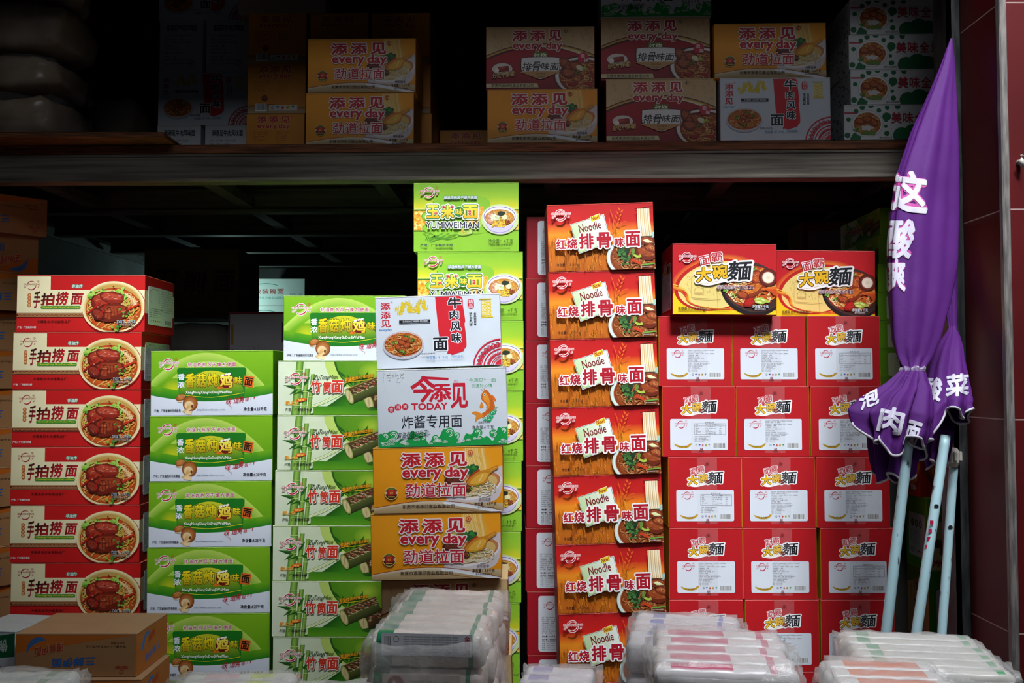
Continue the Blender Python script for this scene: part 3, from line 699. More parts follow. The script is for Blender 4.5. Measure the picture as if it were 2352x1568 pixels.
def art_everyday():
    a = Art(1160, 588, 13)
    a.grad(0, 0, 1160, 588, [(0, C('EC9A16')), (0.45, C('EC9A12')), (1, C('DC8C0E'))])
    a.rgrad(900, 180, 190, 190, [(0, C('EEBC50')), (1, C('EC9A14'))], 30)
    for i in range(26): x = 815 + i * 7.4; a.line(bez((x, 0), (x - 8, 60), (x + 26, 120), (x + 46 - i, 215)), 5, a.r.choice([C('E7C168'), C('E2B04A'), C('EFD694')]))
    a.poly(smooth([(640, 330), (700, 300), (1120, 180), (1166, 190), (1165, 330), (1100, 480), (900, 520), (680, 510), (650, 440)], 4, True), C('CFC4C8'))
    a.ell(920, 350, 240, 118, C('E6DFE2'), 44, -0.28); a.ell(925, 340, 222, 104, C('C27A4A'), 44, -0.28); a.ell(915, 352, 205, 92, C('D6B26A'), 44, -0.28)
    a.noodles(930, 375, 180, 84, 90, [C('EBE0C0'), C('F2E9D0'), C('DCC894'), C('E6D4A6')], 6)
    a.herbs(735, 205, 60, 16, [C('D9CC8A'), C('E9E0B0'), C('B8B060')]); a.herbs(880, 200, 55, 20, [C('1E5A2A'), C('2E7A34'), C('164820'), C('3C8A3C')])
    a.meat(720, 300, 75, 42, 0.1, C('4A1E14'), C('6E2E1E'), C('9A5A40')); a.meat(830, 360, 50, 40, 0.3, C('4E2018'), C('7A3626'), C('A06048')); a.line(bez((840, 320), (880, 260), (930, 220), (960, 215)), 28, C('B8341A'))
    a.poly(smooth([(840, 310), (900, 250), (960, 215), (1030, 200), (1110, 165), (1125, 178), (1120, 195), (1045, 245), (1010, 320), (930, 345), (860, 345)], 4, True), C('C98420'))
    a.poly(smooth([(870, 315), (930, 255), (1000, 230), (1030, 250), (985, 315), (900, 335)], 4, True), C('E0A83C')); a.line([(950, 310), (985, 245)], 12, C('EEC87A')); a.line([(1050, 215), (1105, 180)], 9, C('DDA044'))
    for x, y in ((935, 345), (880, 372)): a.ring(x, y, 14, 11, 5, C('9AAE2C'), 14)
    cv = [(1160 * i / 24.0, 545 - 62 * math.sin(math.pi * min(1, (i / 24.0) * 1.25) * 0.62) + 40 * max(0, i / 24.0 - 0.4)) for i in range(25)]
    a.loft(cv, [(x, 588) for x, y in cv], C('C8AE86'), C('9E855E'), 3)
    B = [(i * 1160 / 24.0, 545 - 45 * math.sin(math.pi * i / 24.0 * 1.05) + 38 * (i / 24.0) ** 2) for i in range(25)]; T_ = [(x, y - 6 - 22 * math.sin(math.pi * i / 24.0 * 0.98)) for i, (x, y) in enumerate(B)]
    a.loft(T_, [(x, y + 16) for x, y in B], C('E2D2B4'), C('B09A78'), 2)
    D = [(x, y) for x, y in T_ if x > 620]; a.loft(D, [(x, y + 26 + 10 * math.sin((x - 600) / 180.0)) for x, y in D], C('D8DAE2'), C('E8EAF0'))
    a.line(T_, 6, C('8A3A1A')); a.line([(x, y + 60) for x, y in T_ if x > 500], 5, C('8A4A22'))
    R = C('BE1A28'); o = ((C('EFE4E6'), 0.06),)
    for t, x in (('添', 252), ('添', 462), ('见', 676)): a.text(t, x, 37, 176 if t == '添' else 170, 133, R, 0.055, o)
    a.ring(876, 46, 24, 24, 5, R, 26); a.text('R', 867, 34, 18, 24, R, 0.02)
    a.text('every', 260, 192, 352, 104, R, 0.05, o); a.text('day', 640, 168, 214, 128, R, 0.05, o)
    a.text('劲道拉面', 290, 315, 540, 132, C('BE2038'), 0.012, ((C('F0E2DC'), 0.05),))
    a.ell(160, 405, 60, 60, C('D8C878'), 30); a.ell(160, 405, 54, 54, C('3A1A14'), 30); a.blob(160, 396, 52, 34, C('A8201C'), 18, 0.15); a.ell(160, 390, 26, 20, C('C83A28')); a.text('面王', 146, 396, 30, 16, C('E8C84A'), 0.03)
    for x in (112, 208): a.ell(x, 400, 9, 14, C('D8C0A0'), 12); a.ell(x, 384, 7, 7, C('4A1A14'), 10)
    a.poly([(120, 372), (160, 350), (200, 372)], C('5E7A2A')); a.rect(130, 432, 190, 442, C('C8A040'))
    K = C('2A2420')
    a.text('东莞市添添见面业有限公司', 258, 512, 466, 36, K, 0.012); a.text('饼形面条', 944, 462, 112, 26, K, 0.01); a.text('净含量：3.6千克', 900, 500, 204, 32, K, 0.012); a.text('图片料理仅供参考', 934, 540, 148, 19, K)
    return a

def art_everyday_end():
    a = Art(477, 405, 15); a.grad(0, 0, 477, 405, [(0, C('D08410')), (1, C('C47808'))])
    R = C('B01A28'); o = ((C('D8A870'), 0.05),)
    for t, x in (('添', 86), ('添', 182), ('见', 280)): a.text(t, x, 12, 82, 58, R, 0.05, o)
    a.text('every', 86, 82, 168, 44, R, 0.045, o); a.text('day', 262, 74, 98, 52, R, 0.045, o); a.text('®', 368, 8, 18, 18, R)
    K = C('5A3408')
    a.lines(['添添见劲道拉面（饼形面条）', '配料：小麦粉、水、食用盐', '食品添加剂：碳酸钠', '保质期：8个月', '贮存：阴凉干燥通风处'], 52, 140, 17, 10, K, 0, 170)
    a.lines(['生产许可证：SC10744190', '执行标准：LS/T 3212', '产地：广东省东莞市', '厂址：东莞市高埗镇', '电话：0769-888', '净含量：3.6千克'], 240, 140, 17, 10, K, 0, 160)
    a.ell(140, 282, 26, 26, C('4A2414'), 20); a.ell(140, 278, 18, 14, C('9A2A1A'), 16)
    P = [(i * 53.0, 345 - 14 * math.sin(i * 0.5)) for i in range(10)]; a.loft(P, [(x, 405) for x, y in P], C('8A6038'), C('B49A78'), 2); a.line(P, 3, C('6A3418'))
    a.barcode(62, 326, 158, 388); a.rrect(178, 338, 412, 384, 4, C('C9C2BC')); icons(a, 206, 358, 34)
    return a

def art_spareribs():
    a = Art(876, 513, 17); a.grad(0, 0, 876, 300, [(0, C('C9A878')), (1, C('DCC296'))])
    for i in range(40):
        x, y = a.r.choice((a.r.uniform(10, 220), a.r.uniform(640, 860))), a.r.uniform(10, 190)
        a.line(smooth([(x + a.r.uniform(-26, 26), y + a.r.uniform(-26, 26)) for _ in range(4)], 4), 1.6, C('A98A60'))
    dome = lambda yp, e: [(-40 + 956 * i / 40.0, yp + e * abs((i / 40.0 - 0.5) * 2) ** 2.1) for i in range(41)]
    a.loft(dome(128, 118), [(x, 520) for x, y in dome(128, 118)], C('5A1014'), C('5A1014')); a.loft(dome(135, 118), dome(150, 120), C('A87A3C'), C('D8B45C'))
    P = [p for p in dome(148, 118) if p[0] > 560]; a.loft(P, [(x, y + 8 + (x - 560) * 0.075) for x, y in P], C('D8C46A'), C('EDE7D8'))
    a.loft(dome(168, 122), [(x, 513) for x, y in dome(168, 122)], C('A80E24'), C('8A0A1C'), 3)
    R = C('B41430'); o = ((C('EFE0D8'), 0.06),)
    for t, x in (('添', 212), ('添', 356), ('见', 502)): a.text(t, x, 18, 122 if t == '添' else 110, 90, R, 0.05, o)
    a.ring(645, 30, 14, 14, 3, BLACK, 20); a.text('R', 639, 23, 11, 14, BLACK, 0.02)
    a.text('every', 216, 130, 238, 66, R, 0.05, o); a.rect(452, 152, 486, 162, C('EFE0D8')); a.text('day', 484, 116, 134, 80, R, 0.05, o)
    a.rgrad(800, 410, 260, 176, [(0, C('701008')), (0.80, C('70100C')), (0.84, C('EDE6E2')), (0.92, C('E6DCD8')), (0.94, C('4A0808')), (1, C('6A0E10'))], 44, 0.1)
    bowl_food(a, 800, 415, 208, 138, C('7A1C0E'), [C('C87A3A'), C('D8924E'), C('B0582A'), C('E0AE6A')], 110, 6)
    for x, y, r_ in ((640, 300, 0.8), (690, 320, -0.3), (670, 380, 0.1), (730, 330, 0.5)): a.meat(x, y, 56, 38, r_, C('7A2A14'), C('A4502A'), C('CE8A5C'))
    a.ell(758, 338, 32, 20, C('D9D6B0'), 18, 0.5); a.poly([(770, 350), (800, 318), (820, 358)], C('A4B448')); a.herbs(730, 375, 20, 8, [C('5E7A24'), C('3A5A18')]); a.blob(830, 470, 30, 14, C('A8141C')); a.blob(700, 470, 40, 16, C('9A1418'))
    a.rect(380, 205, 496, 278, C('5E7A1E')); a.text('红烧', 386, 212, 104, 60, C('EDEFD8'), 0.035)
    P = smooth([(302, 252), (440, 246), (578, 252), (592, 275), (592, 345), (575, 375), (520, 400), (440, 428), (360, 400), (300, 370), (286, 345), (286, 275)], 3, True)
    a.poly([(440 + (x - 440) * 1.03, 338 + (y - 338) * 1.04) for x, y in P], C('3A1010')); a.poly(P, C('E8E6E6')); a.poly(smooth([(290, 366), (588, 366), (560, 385), (440, 424), (320, 386)], 3, True), C('C0925C'))
    for t, x, y, w_, h_ in (('排', 294, 290, 72, 72), ('骨', 374, 284, 66, 80), ('味', 446, 292, 66, 62), ('面', 518, 296, 70, 60)): a.text(t, x, y, w_, h_, BLACK, 0.012, (), 0.2)
    a.text('饼形面条', 402, 376, 82, 18, C('4A2A14')); a.text('非油炸', 408, 402, 66, 18, C('4A2A14'))
    a.ell(130, 342, 82, 48, C('DED3CE'), 30); a.rrect(96, 320, 186, 366, 12, C('8A2016'), -0.1); a.rrect(104, 326, 150, 344, 8, C('B04A30'), -0.1); a.ell(84, 352, 20, 16, C('F0EAE4'), 14)
    a.text('好吃不停嘴!', 52, 366, 184, 48, C('D9B878'), 0.02, ((C('5A1010'), 0.05),), 0.2, 0.1)
    a.poly([(0, 463), (414, 463), (424, 498), (0, 498)], C('DCC89C')); a.text('东莞市添添见面业有限公司', 42, 467, 340, 28, C('2A1A14'), 0.012)
    a.ell(786, 254, 43, 43, C('C02040'), 26); a.poly([(752, 278), (742, 300), (772, 292)], C('C02040')); a.text('面', 766, 222, 32, 32, C('F0E8E8'), 0.01); a.text('弹', 792, 262, 32, 32, C('F0E8E8'), 0.01)
    return a

def art_corn():
    a = Art(1182, 765, 19)
    G = C('86BC30'); a.rect(0, 0, 1182, 765, G)
    a.grad(0, 40, 1182, 300, [(0, G), (0.45, C('9AC22E')), (0.85, C('CFCB24')), (1, C('DDDB86'))])
    a.grad(0, 306, 1182, 532, [(0, C('E39A20')), (0.5, C('EDB43A')), (1, C('E8C870'))])
    for i in range(90): a.blob(a.r.choice((a.r.uniform(0, 120), a.r.uniform(1080, 1182))), a.r.uniform(312, 526), 22, 17, a.r.choice([C('E8A024'), C('F2BE4A'), C('DC8414'), C('F6D88A')]), 10, 0.2)
    for y in (296, 532): a.rect(0, y - 6, 1182, y + 6, C('3C7A18'))
    P = smooth([(230, 170), (330, 120), (800, 150), (860, 300), (840, 540), (560, 570), (480, 580), (300, 600), (180, 560), (130, 545), (95, 500), (140, 440), (90, 380), (110, 330), (200, 300)], 4, True)
    a.poly(P, C('86BC30')); a.line(P[len(P) // 2:], 7, C('4E8A1C'))
    z = [(80, 545), (130, 500), (105, 575), (210, 520), (130, 635), (240, 590), (205, 600), (215, 615), (265, 590), (330, 560), (315, 605), (400, 560), (390, 590), (470, 570), (500, 545)]
    for i in range(3): a.line([(x + i * 30, y + i * 14) for x, y in z[::(1 if i == 0 else 2)]], lambda t: 3 + 12 * math.sin(math.pi * t), C('4A8A1E'))
    for cx, cy, L_, an in ((700, 400, 300, -1.05), (615, 480, 180, -1.0)):
        c, q = math.cos(an), math.sin(an)
        a.poly(smooth([(cx - c * L_ * 0.55 - 60, cy - q * L_ * 0.5 + 10), (cx + 20, cy - 90), (cx + c * L_ * 0.5 + 50, cy + q * L_ * 0.5 + 60), (cx + 70, cy + 60), (cx - c * L_ * 0.5 + 40, cy - q * L_ * 0.5 + 30)], 4, True), C('9CC04A'))
        a.ell(cx, cy, L_ * 0.56, 46, C('E0A838'), 30, an)
        for i in range(-13, 14):
            for j in range(-3, 4):
                u, v = i / 14.0, j / 3.6
                if u * u + v * v < 0.95: a.ell(cx + c * u * L_ * 0.54 - q * v * 42, cy + q * u * L_ * 0.54 + c * v * 42, 8, 5, a.r.choice([C('F0BC4A'), C('E89A2A'), C('F4CE74')]), 7, an)
        a.leaf(cx - c * L_ * 0.5, cy - q * L_ * 0.5, L_ * 0.75, an - 0.22, 40, C('B9D268'), C('8AB83A')); a.leaf(cx - c * L_ * 0.5 + 20, cy - q * L_ * 0.5 + 20, L_ * 0.8, an + 0.3, 34, C('A6C85A'), C('C8DA84'))
    a.ell(975, 405, 214, 172, C('C7D69A'), 44); a.poly(smooth([(778, 390), (820, 480), (880, 545), (970, 572), (1060, 545), (1120, 480), (1162, 390)], 5) + [(1160, 380), (780, 380)], C('C9C2DE')); a.ell(970, 375, 192, 122, C('E9E5F4'), 44); a.ring(970, 372, 180, 112, 7, C('6A4AA8'), 44); a.ring(970, 440, 160, 120, 6, C('8A70BC'), 30, 0.3, 2.84)
    bowl_food(a, 970, 392, 166, 100, C('D49A34'), [C('E8C070'), C('DDA848'), C('F0D494')], 80, 5)
    for _ in range(70): a.ell(935 + a.r.uniform(-55, 95), 450 + a.r.uniform(-45, 40), 9, 7, a.r.choice([C('F2C02A'), C('E8A81C'), C('F6D85A')]), 8)
    a.meat(870, 365, 46, 26, -0.4, C('C8846A'), C('E2A88E'), C('F2CEBC')); a.meat(868, 425, 40, 30, 0.2, C('C8846A'), C('E2A88E'), C('F2CEBC')); a.herbs(925, 385, 40, 22, [C('DDE6C0'), C('C9D8A0'), C('F0F2DE')])
    a.blob(985, 340, 44, 28, C('26301E')); a.poly([(990, 370), (1040, 355), (1060, 378), (1050, 412), (1000, 405)], C('F0E9B0')); a.herbs(1060, 440, 34, 12, [C('7A3418'), C('9A4A24')])
    logo(a, 70, 35, 215, 130, C('C01C38'), C('EDF2E4'))
    a.text('非油炸热风干燥方便面', 340, 142, 375, 38, C('F0F4F6'), 0.02, ((C('2C6A8A'), 0.06),), 0.15)
    Yc = lambda u, v: mix(C('E6A814'), C('F8E24A'), v); o = ((C('F2F5E6'), 0.13), (C('2E7A34'), 0.06))
    a.text('玉', 145, 246, 140, 146, Yc, 0.07, o); a.text('米', 308, 246, 148, 148, Yc, 0.07, o); a.text('面', 560, 246, 160, 150, Yc, 0.06, o); a.ell(512, 322, 64, 64, C('F2F5E6')); a.ell(512, 322, 58, 58, C('2E7A34')); a.text('味', 470, 286, 88, 74, Yc, 0.04)
    for x, y in ((247, 340), (338, 268), (428, 268), (632, 318), (632, 344)): a.ell(x, y, 19, 19, C('F2F5E6'), 16); a.ell(x, y, 16, 16, C('C42818'), 16); a.ell(x - 5, y - 5, 5, 5, C('F09080'), 8)
    a.text('YUMiWEiMiAN', 138, 432, 596, 78, C('2A2440'), 0.03, ((C('EDF2E0'), 0.07),))
    K = C('2A4414'); a.text('净含量：4千克', 842, 630, 282, 46, K, 0.006); a.text('图片料理仅供参考', 868, 690, 226, 24, K); a.text('产地：广东梅州丰顺', 72, 682, 370, 34, C('232B4A'), 0.02)
    return a

def art_braised():
    a = Art(1100, 680, 21)
    a.grad(0, 0, 1100, 680, [(0, C('B8161A')), (0.26, C('C01E18')), (0.38, C('E0701A')), (0.44, C('E08A1C')), (0.6, C('CE7416')), (1, C('B45C12'))])
    for i in range(240):
        x, y = a.r.uniform(-10, 1110), a.r.uniform(265, 690); L_ = a.r.uniform(26, 52)
        if y < 320 and a.r.random() < 0.6: continue
        c = mix(a.r.choice([C('DE8E1E'), C('C26A12'), C('E8A838'), C('A85410')]), C('B05010'), (y - 265) / 900.0)
        a.line([(x, y), (x + a.r.uniform(-4, 4), y + L_ * 2.2)], 3, mix(c, C('7A3408'), 0.4))
        for k in range(4): a.leaf(x, y + k * L_ * 0.3, L_ * 0.34, -1.57 + (0.5 if k % 2 else -0.5), 5, c)
    for k in range(9): a.leaf(690 + k * 8 + (k % 2) * 14, 240 - k * 21, 44, -1.4 + (0.6 if k % 2 else -0.6), 9, C('DE6A20'))
    for s_ in (((600, 360), (700, 330), (700, 180), (650, 60)), ((610, 350), (660, 280), (780, 160), (820, 190)), ((600, 330), (640, 250), (650, 200), (640, 150))): a.line(bez(*s_), 6, C('D8641C'))
    for i in range(14): a.line(bez((935 + i * 9, 65), (938 + i * 9, 160), (930 + i * 10, 240), (945 + i * 9.5, 345)), 10, [C('EFE2C2'), C('DDC08A'), C('F6EED8'), C('C9A468')][i % 4])
    a.poly([(900, 340), (1100, 300), (1100, 350), (1000, 430), (900, 430)], C('9FC4BC'))
    a.rgrad(890, 560, 290, 220, [(0, C('6A2C14')), (0.84, C('6A2C14')), (0.87, C('A8582A')), (0.9, C('D9E6E0')), (0.985, C('BFD9D0')), (1, C('8AB4A8'))], 54)
    bowl_food(a, 890, 560, 242, 184, C('7E3A18'), [C('B87440'), C('9A5428'), C('CE9460'), C('7A3A18'), C('A8643A')], 120, 8)
    a.line(bez((905, 62), (960, 55), (1030, 48), (1085, 40)), 7, C('2A1A16')); a.line(bez((908, 82), (960, 72), (1030, 62), (1085, 58)), 6, C('2A1A16'))
    for i in range(14): a.line(bez((936 + i * 9, 60), (936 + i * 9, 160), (934 + i * 10, 240), (948 + i * 9.5, 345)), 9, [C('EFE2C2'), C('E2C896'), C('F6EED8'), C('D4B078')][i % 4])
    a.meat(1020, 392, 90, 42, 0.1, C('6E2812'), C('98441E'), C('D0906A')); a.leaf(980, 385, 110, 0.25, 20, C('E2E8B8'), C('BFCF7A')); a.meat(1010, 520, 105, 70, 0.25, C('6A240E'), C('96441C'), C('CE8A5A')); a.meat(1060, 470, 60, 40, 0.2, C('7A2E14'), C('A8562A'), C('D89A70'))
    a.line(bez((860, 590), (900, 600), (930, 620), (950, 630)), 26, C('C43E1A')); a.line(bez((880, 535), (910, 555), (930, 560), (955, 545)), 24, C('A8C04A')); a.line([(960, 640), (1095, 628)], 14, C('6A9E3A')); a.poly([(860, 470), (900, 480), (880, 540), (858, 535)], C('6A8A3A'))
    for _ in range(60): a.blob(790 + a.r.gauss(0, 28), 530 + a.r.gauss(0, 36), 16, 14, a.r.choice([C('1E3A1E'), C('2E5A2A'), C('16301A'), C('4A7A3A')]), 9, 0.3)
    logo(a, 40, 40, 200, 128, C('C4202C'), C('EDE8E6'))
    P = [(236, 207), (578, 112), (640, 400), (318, 500)]; a.poly([(P[0][0] - 6, P[0][1] - 4), (P[1][0] + 6, P[1][1] - 8), (P[2][0] + 6, P[2][1] + 4), (P[3][0] - 4, P[3][1] + 8)], C('F0F0EA')); a.poly(P, [C('C4DCA8'), C('F0F4F0'), C('E4EED8'), C('B0D088')])
    for i in range(4): a.line([P[i], P[(i + 1) % 4]], 4, C('2E5A48'))
    a.poly([(438, 132), (538, 98), (546, 152), (450, 188)], C('F2EEC8')); a.poly([(444, 136), (534, 104), (541, 150), (454, 182)], C('E8D420')); a.text('New!', 452, 118, 84, 46, C('A82A1C'), 0.02, (), 0.1, 0.22)
    a.text('Noodle', 318, 190, 232, 86, C('7A1A1C'), 0.015, (), 0.0, 0.2)
    R = C('AA1226'); o = ((C('F0EEEE'), 0.085),)
    for t, x, y, w_, h_ in (('红', 80, 352, 100, 102), ('烧', 190, 348, 108, 108), ('排', 318, 300, 152, 160), ('骨', 500, 292, 152, 162), ('味', 684, 352, 98, 100), ('面', 798, 292, 156, 158)): a.text(t, x, y, w_, h_, R, 0.05, o)
    a.text('净含量：', 78, 602, 96, 34, C('3A1A0A'), 0.02); a.text('3.5kg', 210, 602, 98, 36, C('4A240C'))
    a.text('图片料理仅供参考', 960, 652, 108, 14, C('D8D0C8'))
    return a

def art_bigbowl():
    a = Art(1012, 680, 23, C('C01620'))
    a.rgrad(420, 400, 480, 300, [(0, C('EFC23A')), (0.72, C('EFC23A')), (0.82, C('E8862A')), (1, C('C01620'))], 44, -0.25)
    P = [(0, 480)] + bez((0, 480), (80, 470), (120, 530), (160, 580)) + bez((160, 580), (300, 640), (420, 640), (560, 640)) + [(1012, 640), (1012, 680), (0, 680)]; a.poly(P, C('EBC818'))
    a.ell(420, 390, 410, 250, C('B81A16'), 54, -0.2); a.ell(430, 396, 385, 228, C('E4CE7C'), 54, -0.2)
    sk = C('B8924A')
    for i in range(60):
        x, y = a.r.uniform(130, 460), a.r.uniform(300, 480); a.line(smooth([(x, y), (x + a.r.uniform(-14, 14), y + a.r.uniform(-26, 26)), (x + a.r.uniform(-20, 20), y + a.r.uniform(-10, 30))], 4), 2, sk)
    for x0, y0, x1, y1 in ((180, 330, 180, 520), (180, 520, 470, 535), (195, 535, 460, 548), (300, 300, 300, 500), (430, 440, 440, 640), (150, 350, 210, 300)): a.line([(x0, y0), (x1, y1)], 3, sk)
    a.ell(255, 480, 46, 14, C('C8A868'), 18); a.ring(255, 452, 48, 36, 4, sk, 20)
    A = bez((0, 405), (80, 420), (150, 460), (160, 540), 14) + bez((160, 540), (180, 600), (330, 618), (560, 622), 14); B = bez((0, 440), (70, 445), (120, 490), (130, 540), 14) + bez((130, 540), (160, 610), (330, 638), (560, 636), 14)
    a.loft(A, B, [mix(C('B81816'), C('F0B82A'), 0.5 + 0.5 * math.sin(i * 0.55)) for i in range(len(A))], C('C8301A')); a.line([(x, y - 14) for x, y in A[:16]], 9, C('F0C040'))
    a.ell(770, 430, 312, 258, C('1E1416'), 54, 0.35); a.ell(775, 412, 300, 232, C('3A2220'), 54, 0.35); a.ring(775, 412, 304, 236, 10, C('4A3230'), 54, rot=0.35)
    bowl_food(a, 775, 408, 268, 206, C('B83A14'), [C('EFC478'), C('E8A24E'), C('F4DCA8'), C('DC7E34')], 150, 8)
    for x, y in ((800, 250), (770, 240), (610, 490), (520, 450)): a.herbs(x, y, 26, 9, [C('3A7A24'), C('6AA83A'), C('A8CC6A')])
    a.meat(820, 320, 60, 70, 0.2, C('8E2A12'), C('BC5426'), C('E89A60')); a.meat(775, 440, 140, 58, -0.35, C('8A3010'), C('C8661E'), C('F0A850')); a.meat(680, 490, 60, 36, 0.3, C('7A2410'), C('A84A20'), C('D88A54'))
    a.rgrad(930, 318, 92, 88, [(0, C('E8C8A0')), (0.35, C('F4E6D4')), (0.58, C('EFD8C4')), (0.66, C('7A2A1A')), (0.9, C('5A1A12')), (1, C('3A100C'))], 30, 0.2)
    for k in range(7): a.line(bez((870 + k * 16, 430 + k * 4), (920 + k * 12, 420 + k * 8), (960, 420 + k * 12), (1012, 410 + k * 13)), 15, a.r.choice([C('C8481A'), C('DC6A24'), C('A83414')]))
    a.meat(750, 560, 60, 40, -0.5, C('8E1410'), C('B81C14'), C('E06040'))
    for x, y, r_ in ((850, 560, 0.1), (840, 530, -0.1), (890, 540, 0.4)): a.ell(x, y, 52, 16, C('A8BC4A'), 20, r_); a.ell(x - 10, y - 3, 30, 7, C('DDE49A'), 16, r_)
    logo(a, 55, 72, 172, 110, C('C41A26'), C('F0E8EA'))
    bigbowl_title(a, 225, 70, 548, 330)
    a.text('非油炸热风干燥方便面', 428, 398, 360, 36, C('6A1428'), 0.012, ((C('F0E6E6'), 0.07),))
    a.text('丰顺县创丰米面制品厂', 48, 612, 302, 30, C('2A1A10'), 0.02); a.text('http://www.cfmmzpc.com', 362, 618, 186, 20, C('5A4A20'))
    a.text('净含量:4 千克', 772, 584, 160, 32, WHITE, 0.01, ((C('20161A'), 0.06),)); a.text('图片料理仅供参考', 798, 620, 108, 16, C('E0DADA'))
    return a

def bigbowl_title(a, x, y, w_, h_):
    X = lambda u: x + u * w_
    Yv = lambda v: y + v * h_
    o = ((C('F0EEF0'), 0.06),)
    a.text('面', X(.07), Yv(.12), w_ * .17, h_ * .28, C('C01828'), 0.012, o, 0, 0.2); a.text('霸', X(.27), Yv(.02), w_ * .20, h_ * .28, C('C01828'), 0.012, o, 0, 0.12)
    o2 = ((C('F2F0F0'), 0.14), (C('2A1A10'), 0.045))
    a.poly(smooth([(X(.02), Yv(.88)), (X(.10), Yv(.98)), (X(.25), Yv(1.0)), (X(.42), Yv(.93)), (X(.60), Yv(.88)), (X(.96), Yv(.86)), (X(.9), Yv(.75)), (X(.3), Yv(.70))], 4, True), C('F2F0F0'))
    a.line(bez((X(.06), Yv(.93)), (X(.2), Yv(1.0)), (X(.4), Yv(.84)), (X(.55), Yv(.80))), h_ * 0.012, C('D8A040'))
    a.text('大', X(.0), Yv(.46), w_ * .27, h_ * .44, C('E6B41C'), 0.06, o2, 0.05, 0.08); a.text('碗', X(.29), Yv(.38), w_ * .27, h_ * .42, C('E6B41C'), 0.05, o2, 0.05, 0.1)
    a.text('麵', X(.56), Yv(.27), w_ * .43, h_ * .58, C('14161E'), 0.03, ((C('F2F0F0'), 0.085),), 0.16, 0.06)

def art_bigbowl_end():
    a = Art(702, 670, 25, C('B2161E'))
    bigbowl_title(a, 186, 72, 340, 205)
    return a

def label_bigbowl(variant):
    a = Art(550, 295, 27 + variant, C('D4DAE4'))
    logo(a, 48, 12, 120, 84, C('B81C34'))
    a.poly(smooth([(34, 236), (60, 262), (110, 276), (170, 270), (205, 238), (190, 232), (160, 252), (110, 258), (66, 246)], 4, True), C('B89020')); a.text('非油炸面', 76, 252, 84, 18, C('3A2A08'), 0.0)
    if variant == 0:
        a.lines(INFO[:8], 204, 14, 15.6, 10.5, C('30303A'), 0, 330); a.lines(INFO[8:], 204, 139, 12.6, 10, C('30303A'), 0, 250)
    else:
        a.text('营养成分表', 330, 26, 92, 15, C('30303A')); nutrition(a, 232, 44, 528, 148); a.lines(INFO[10:14], 232, 162, 15, 10.5, C('30303A'), 0, 270)
    icons(a, 250, 250, 24); a.barcode(408, 228, 522, 282)
    return a

def art_braised_end():
    a = Art(840, 640, 29, C('9A1222')); return a
def label_braised():
    a = Art(640, 560, 31, C('D6DAE4'))
    logo(a, 55, 52, 150, 92, C('B0203C')); a.line([(226, 50), (226, 150)], 2, C('808090'))
    for i, t in enumerate(('1.将面饼放入锅中煮3分钟', '2.加入调料即可食用')): a.text(t, 250, 70 + i * 36, 300, 24, C('B0203C'))
    a.lines(['品名：红烧排骨味面（非油炸热风干燥方便面）', '配料：小麦粉、水、食用盐、谷朊粉', '食品添加剂：（碳酸钾、碳酸钠、瓜尔胶、海藻', '六偏磷酸钠）、姜黄', '食品生产许可证编号：SC10744142300171', '产品标准号：GB 17400-2015', '保质期：8个月', '贮藏方法：置于阴凉干燥避光处', '生产日期：见箱面'], 36, 210, 19.5, 14, C('30303A'), 0, 560)
    a.lines(['净含量：3.5千克', '生产者：丰顺县创丰米面制品厂'], 40, 398, 30, 19, C('1A1A24'), 0.02); a.lines(['厂址：广东丰顺埔寨开发区', '电话：0753-6502405', '传真：0753-6501286', '邮编：514321', '网址：http://www.cfmmzpc.com'], 40, 452, 20, 15, C('30303A'))
    return a

def art_egg():
    a = Art(860, 262, 33, C('D5D8DA')); G = C('1A6A40')
    a.rect(0, 50, 110, 62, C('B03048'))
    for x, y, r in ((85, 40, 17), (130, 12, 20), (193, -4, 22), (250, 36, 17), (310, 14, 18), (385, 8, 20), (30, 105, 17), (305, 85, 32), (298, 160, 13), (305, 215, 20), (85, 240, 34), (20, 228, 22), (60, 255, 20), (300, 112, 14)): a.ell(x, y, r, r, G, 22)
    a.ell(165, 140, 116, 106, C('BDBFC2'), 40); a.ell(165, 138, 110, 99, C('E4E4E2'), 40); bowl_food(a, 165, 140, 98, 88, C('B0602A'), [C('D8A05A'), C('C88440'), C('E0B880')], 70, 5)
    for x, y, r_ in ((110, 120, 0.2), (210, 130, 0.8), (165, 105, 0)): a.meat(x, y, 34, 26, r_, C('8A3A1A'), C('B8622E'), C('DA9A60'))
    a.blob(160, 172, 42, 22, C('D8D4D2'), 16, 0.3); a.blob(175, 212, 60, 16, C('6A8A3A')); a.herbs(80, 180, 24, 8, [C('4A7A2A'), C('6A983C')])
    for i, t in enumerate('美味全蛋面'): a.text(t, 338 + i * 84, 52, 74, 86, C('B02A40'), 0.02)
    for x, y, r in ((410, 232, 62), (490, 210, 64), (560, 240, 76), (610, 260, 88)): a.ell(x, y, r, r, G, 26)
    a.text('图片仅供参考', 250, 240, 92, 14, C('603038')); a.text('净含量', 690, 206, 66, 30, C('8A3040'))
    return a

def dots_side(W=600, H=262):
    a = Art(W, H, 35, C('CDD0D2'))
    for i in range(40): a.ell(a.r.uniform(250, W), a.r.uniform(0, H), 6, 10, C('1A4A34'), 10)
    a.lines(INFO[:9], 20, 40, 20, 12, C('50505A'), 0, 230)
    return a

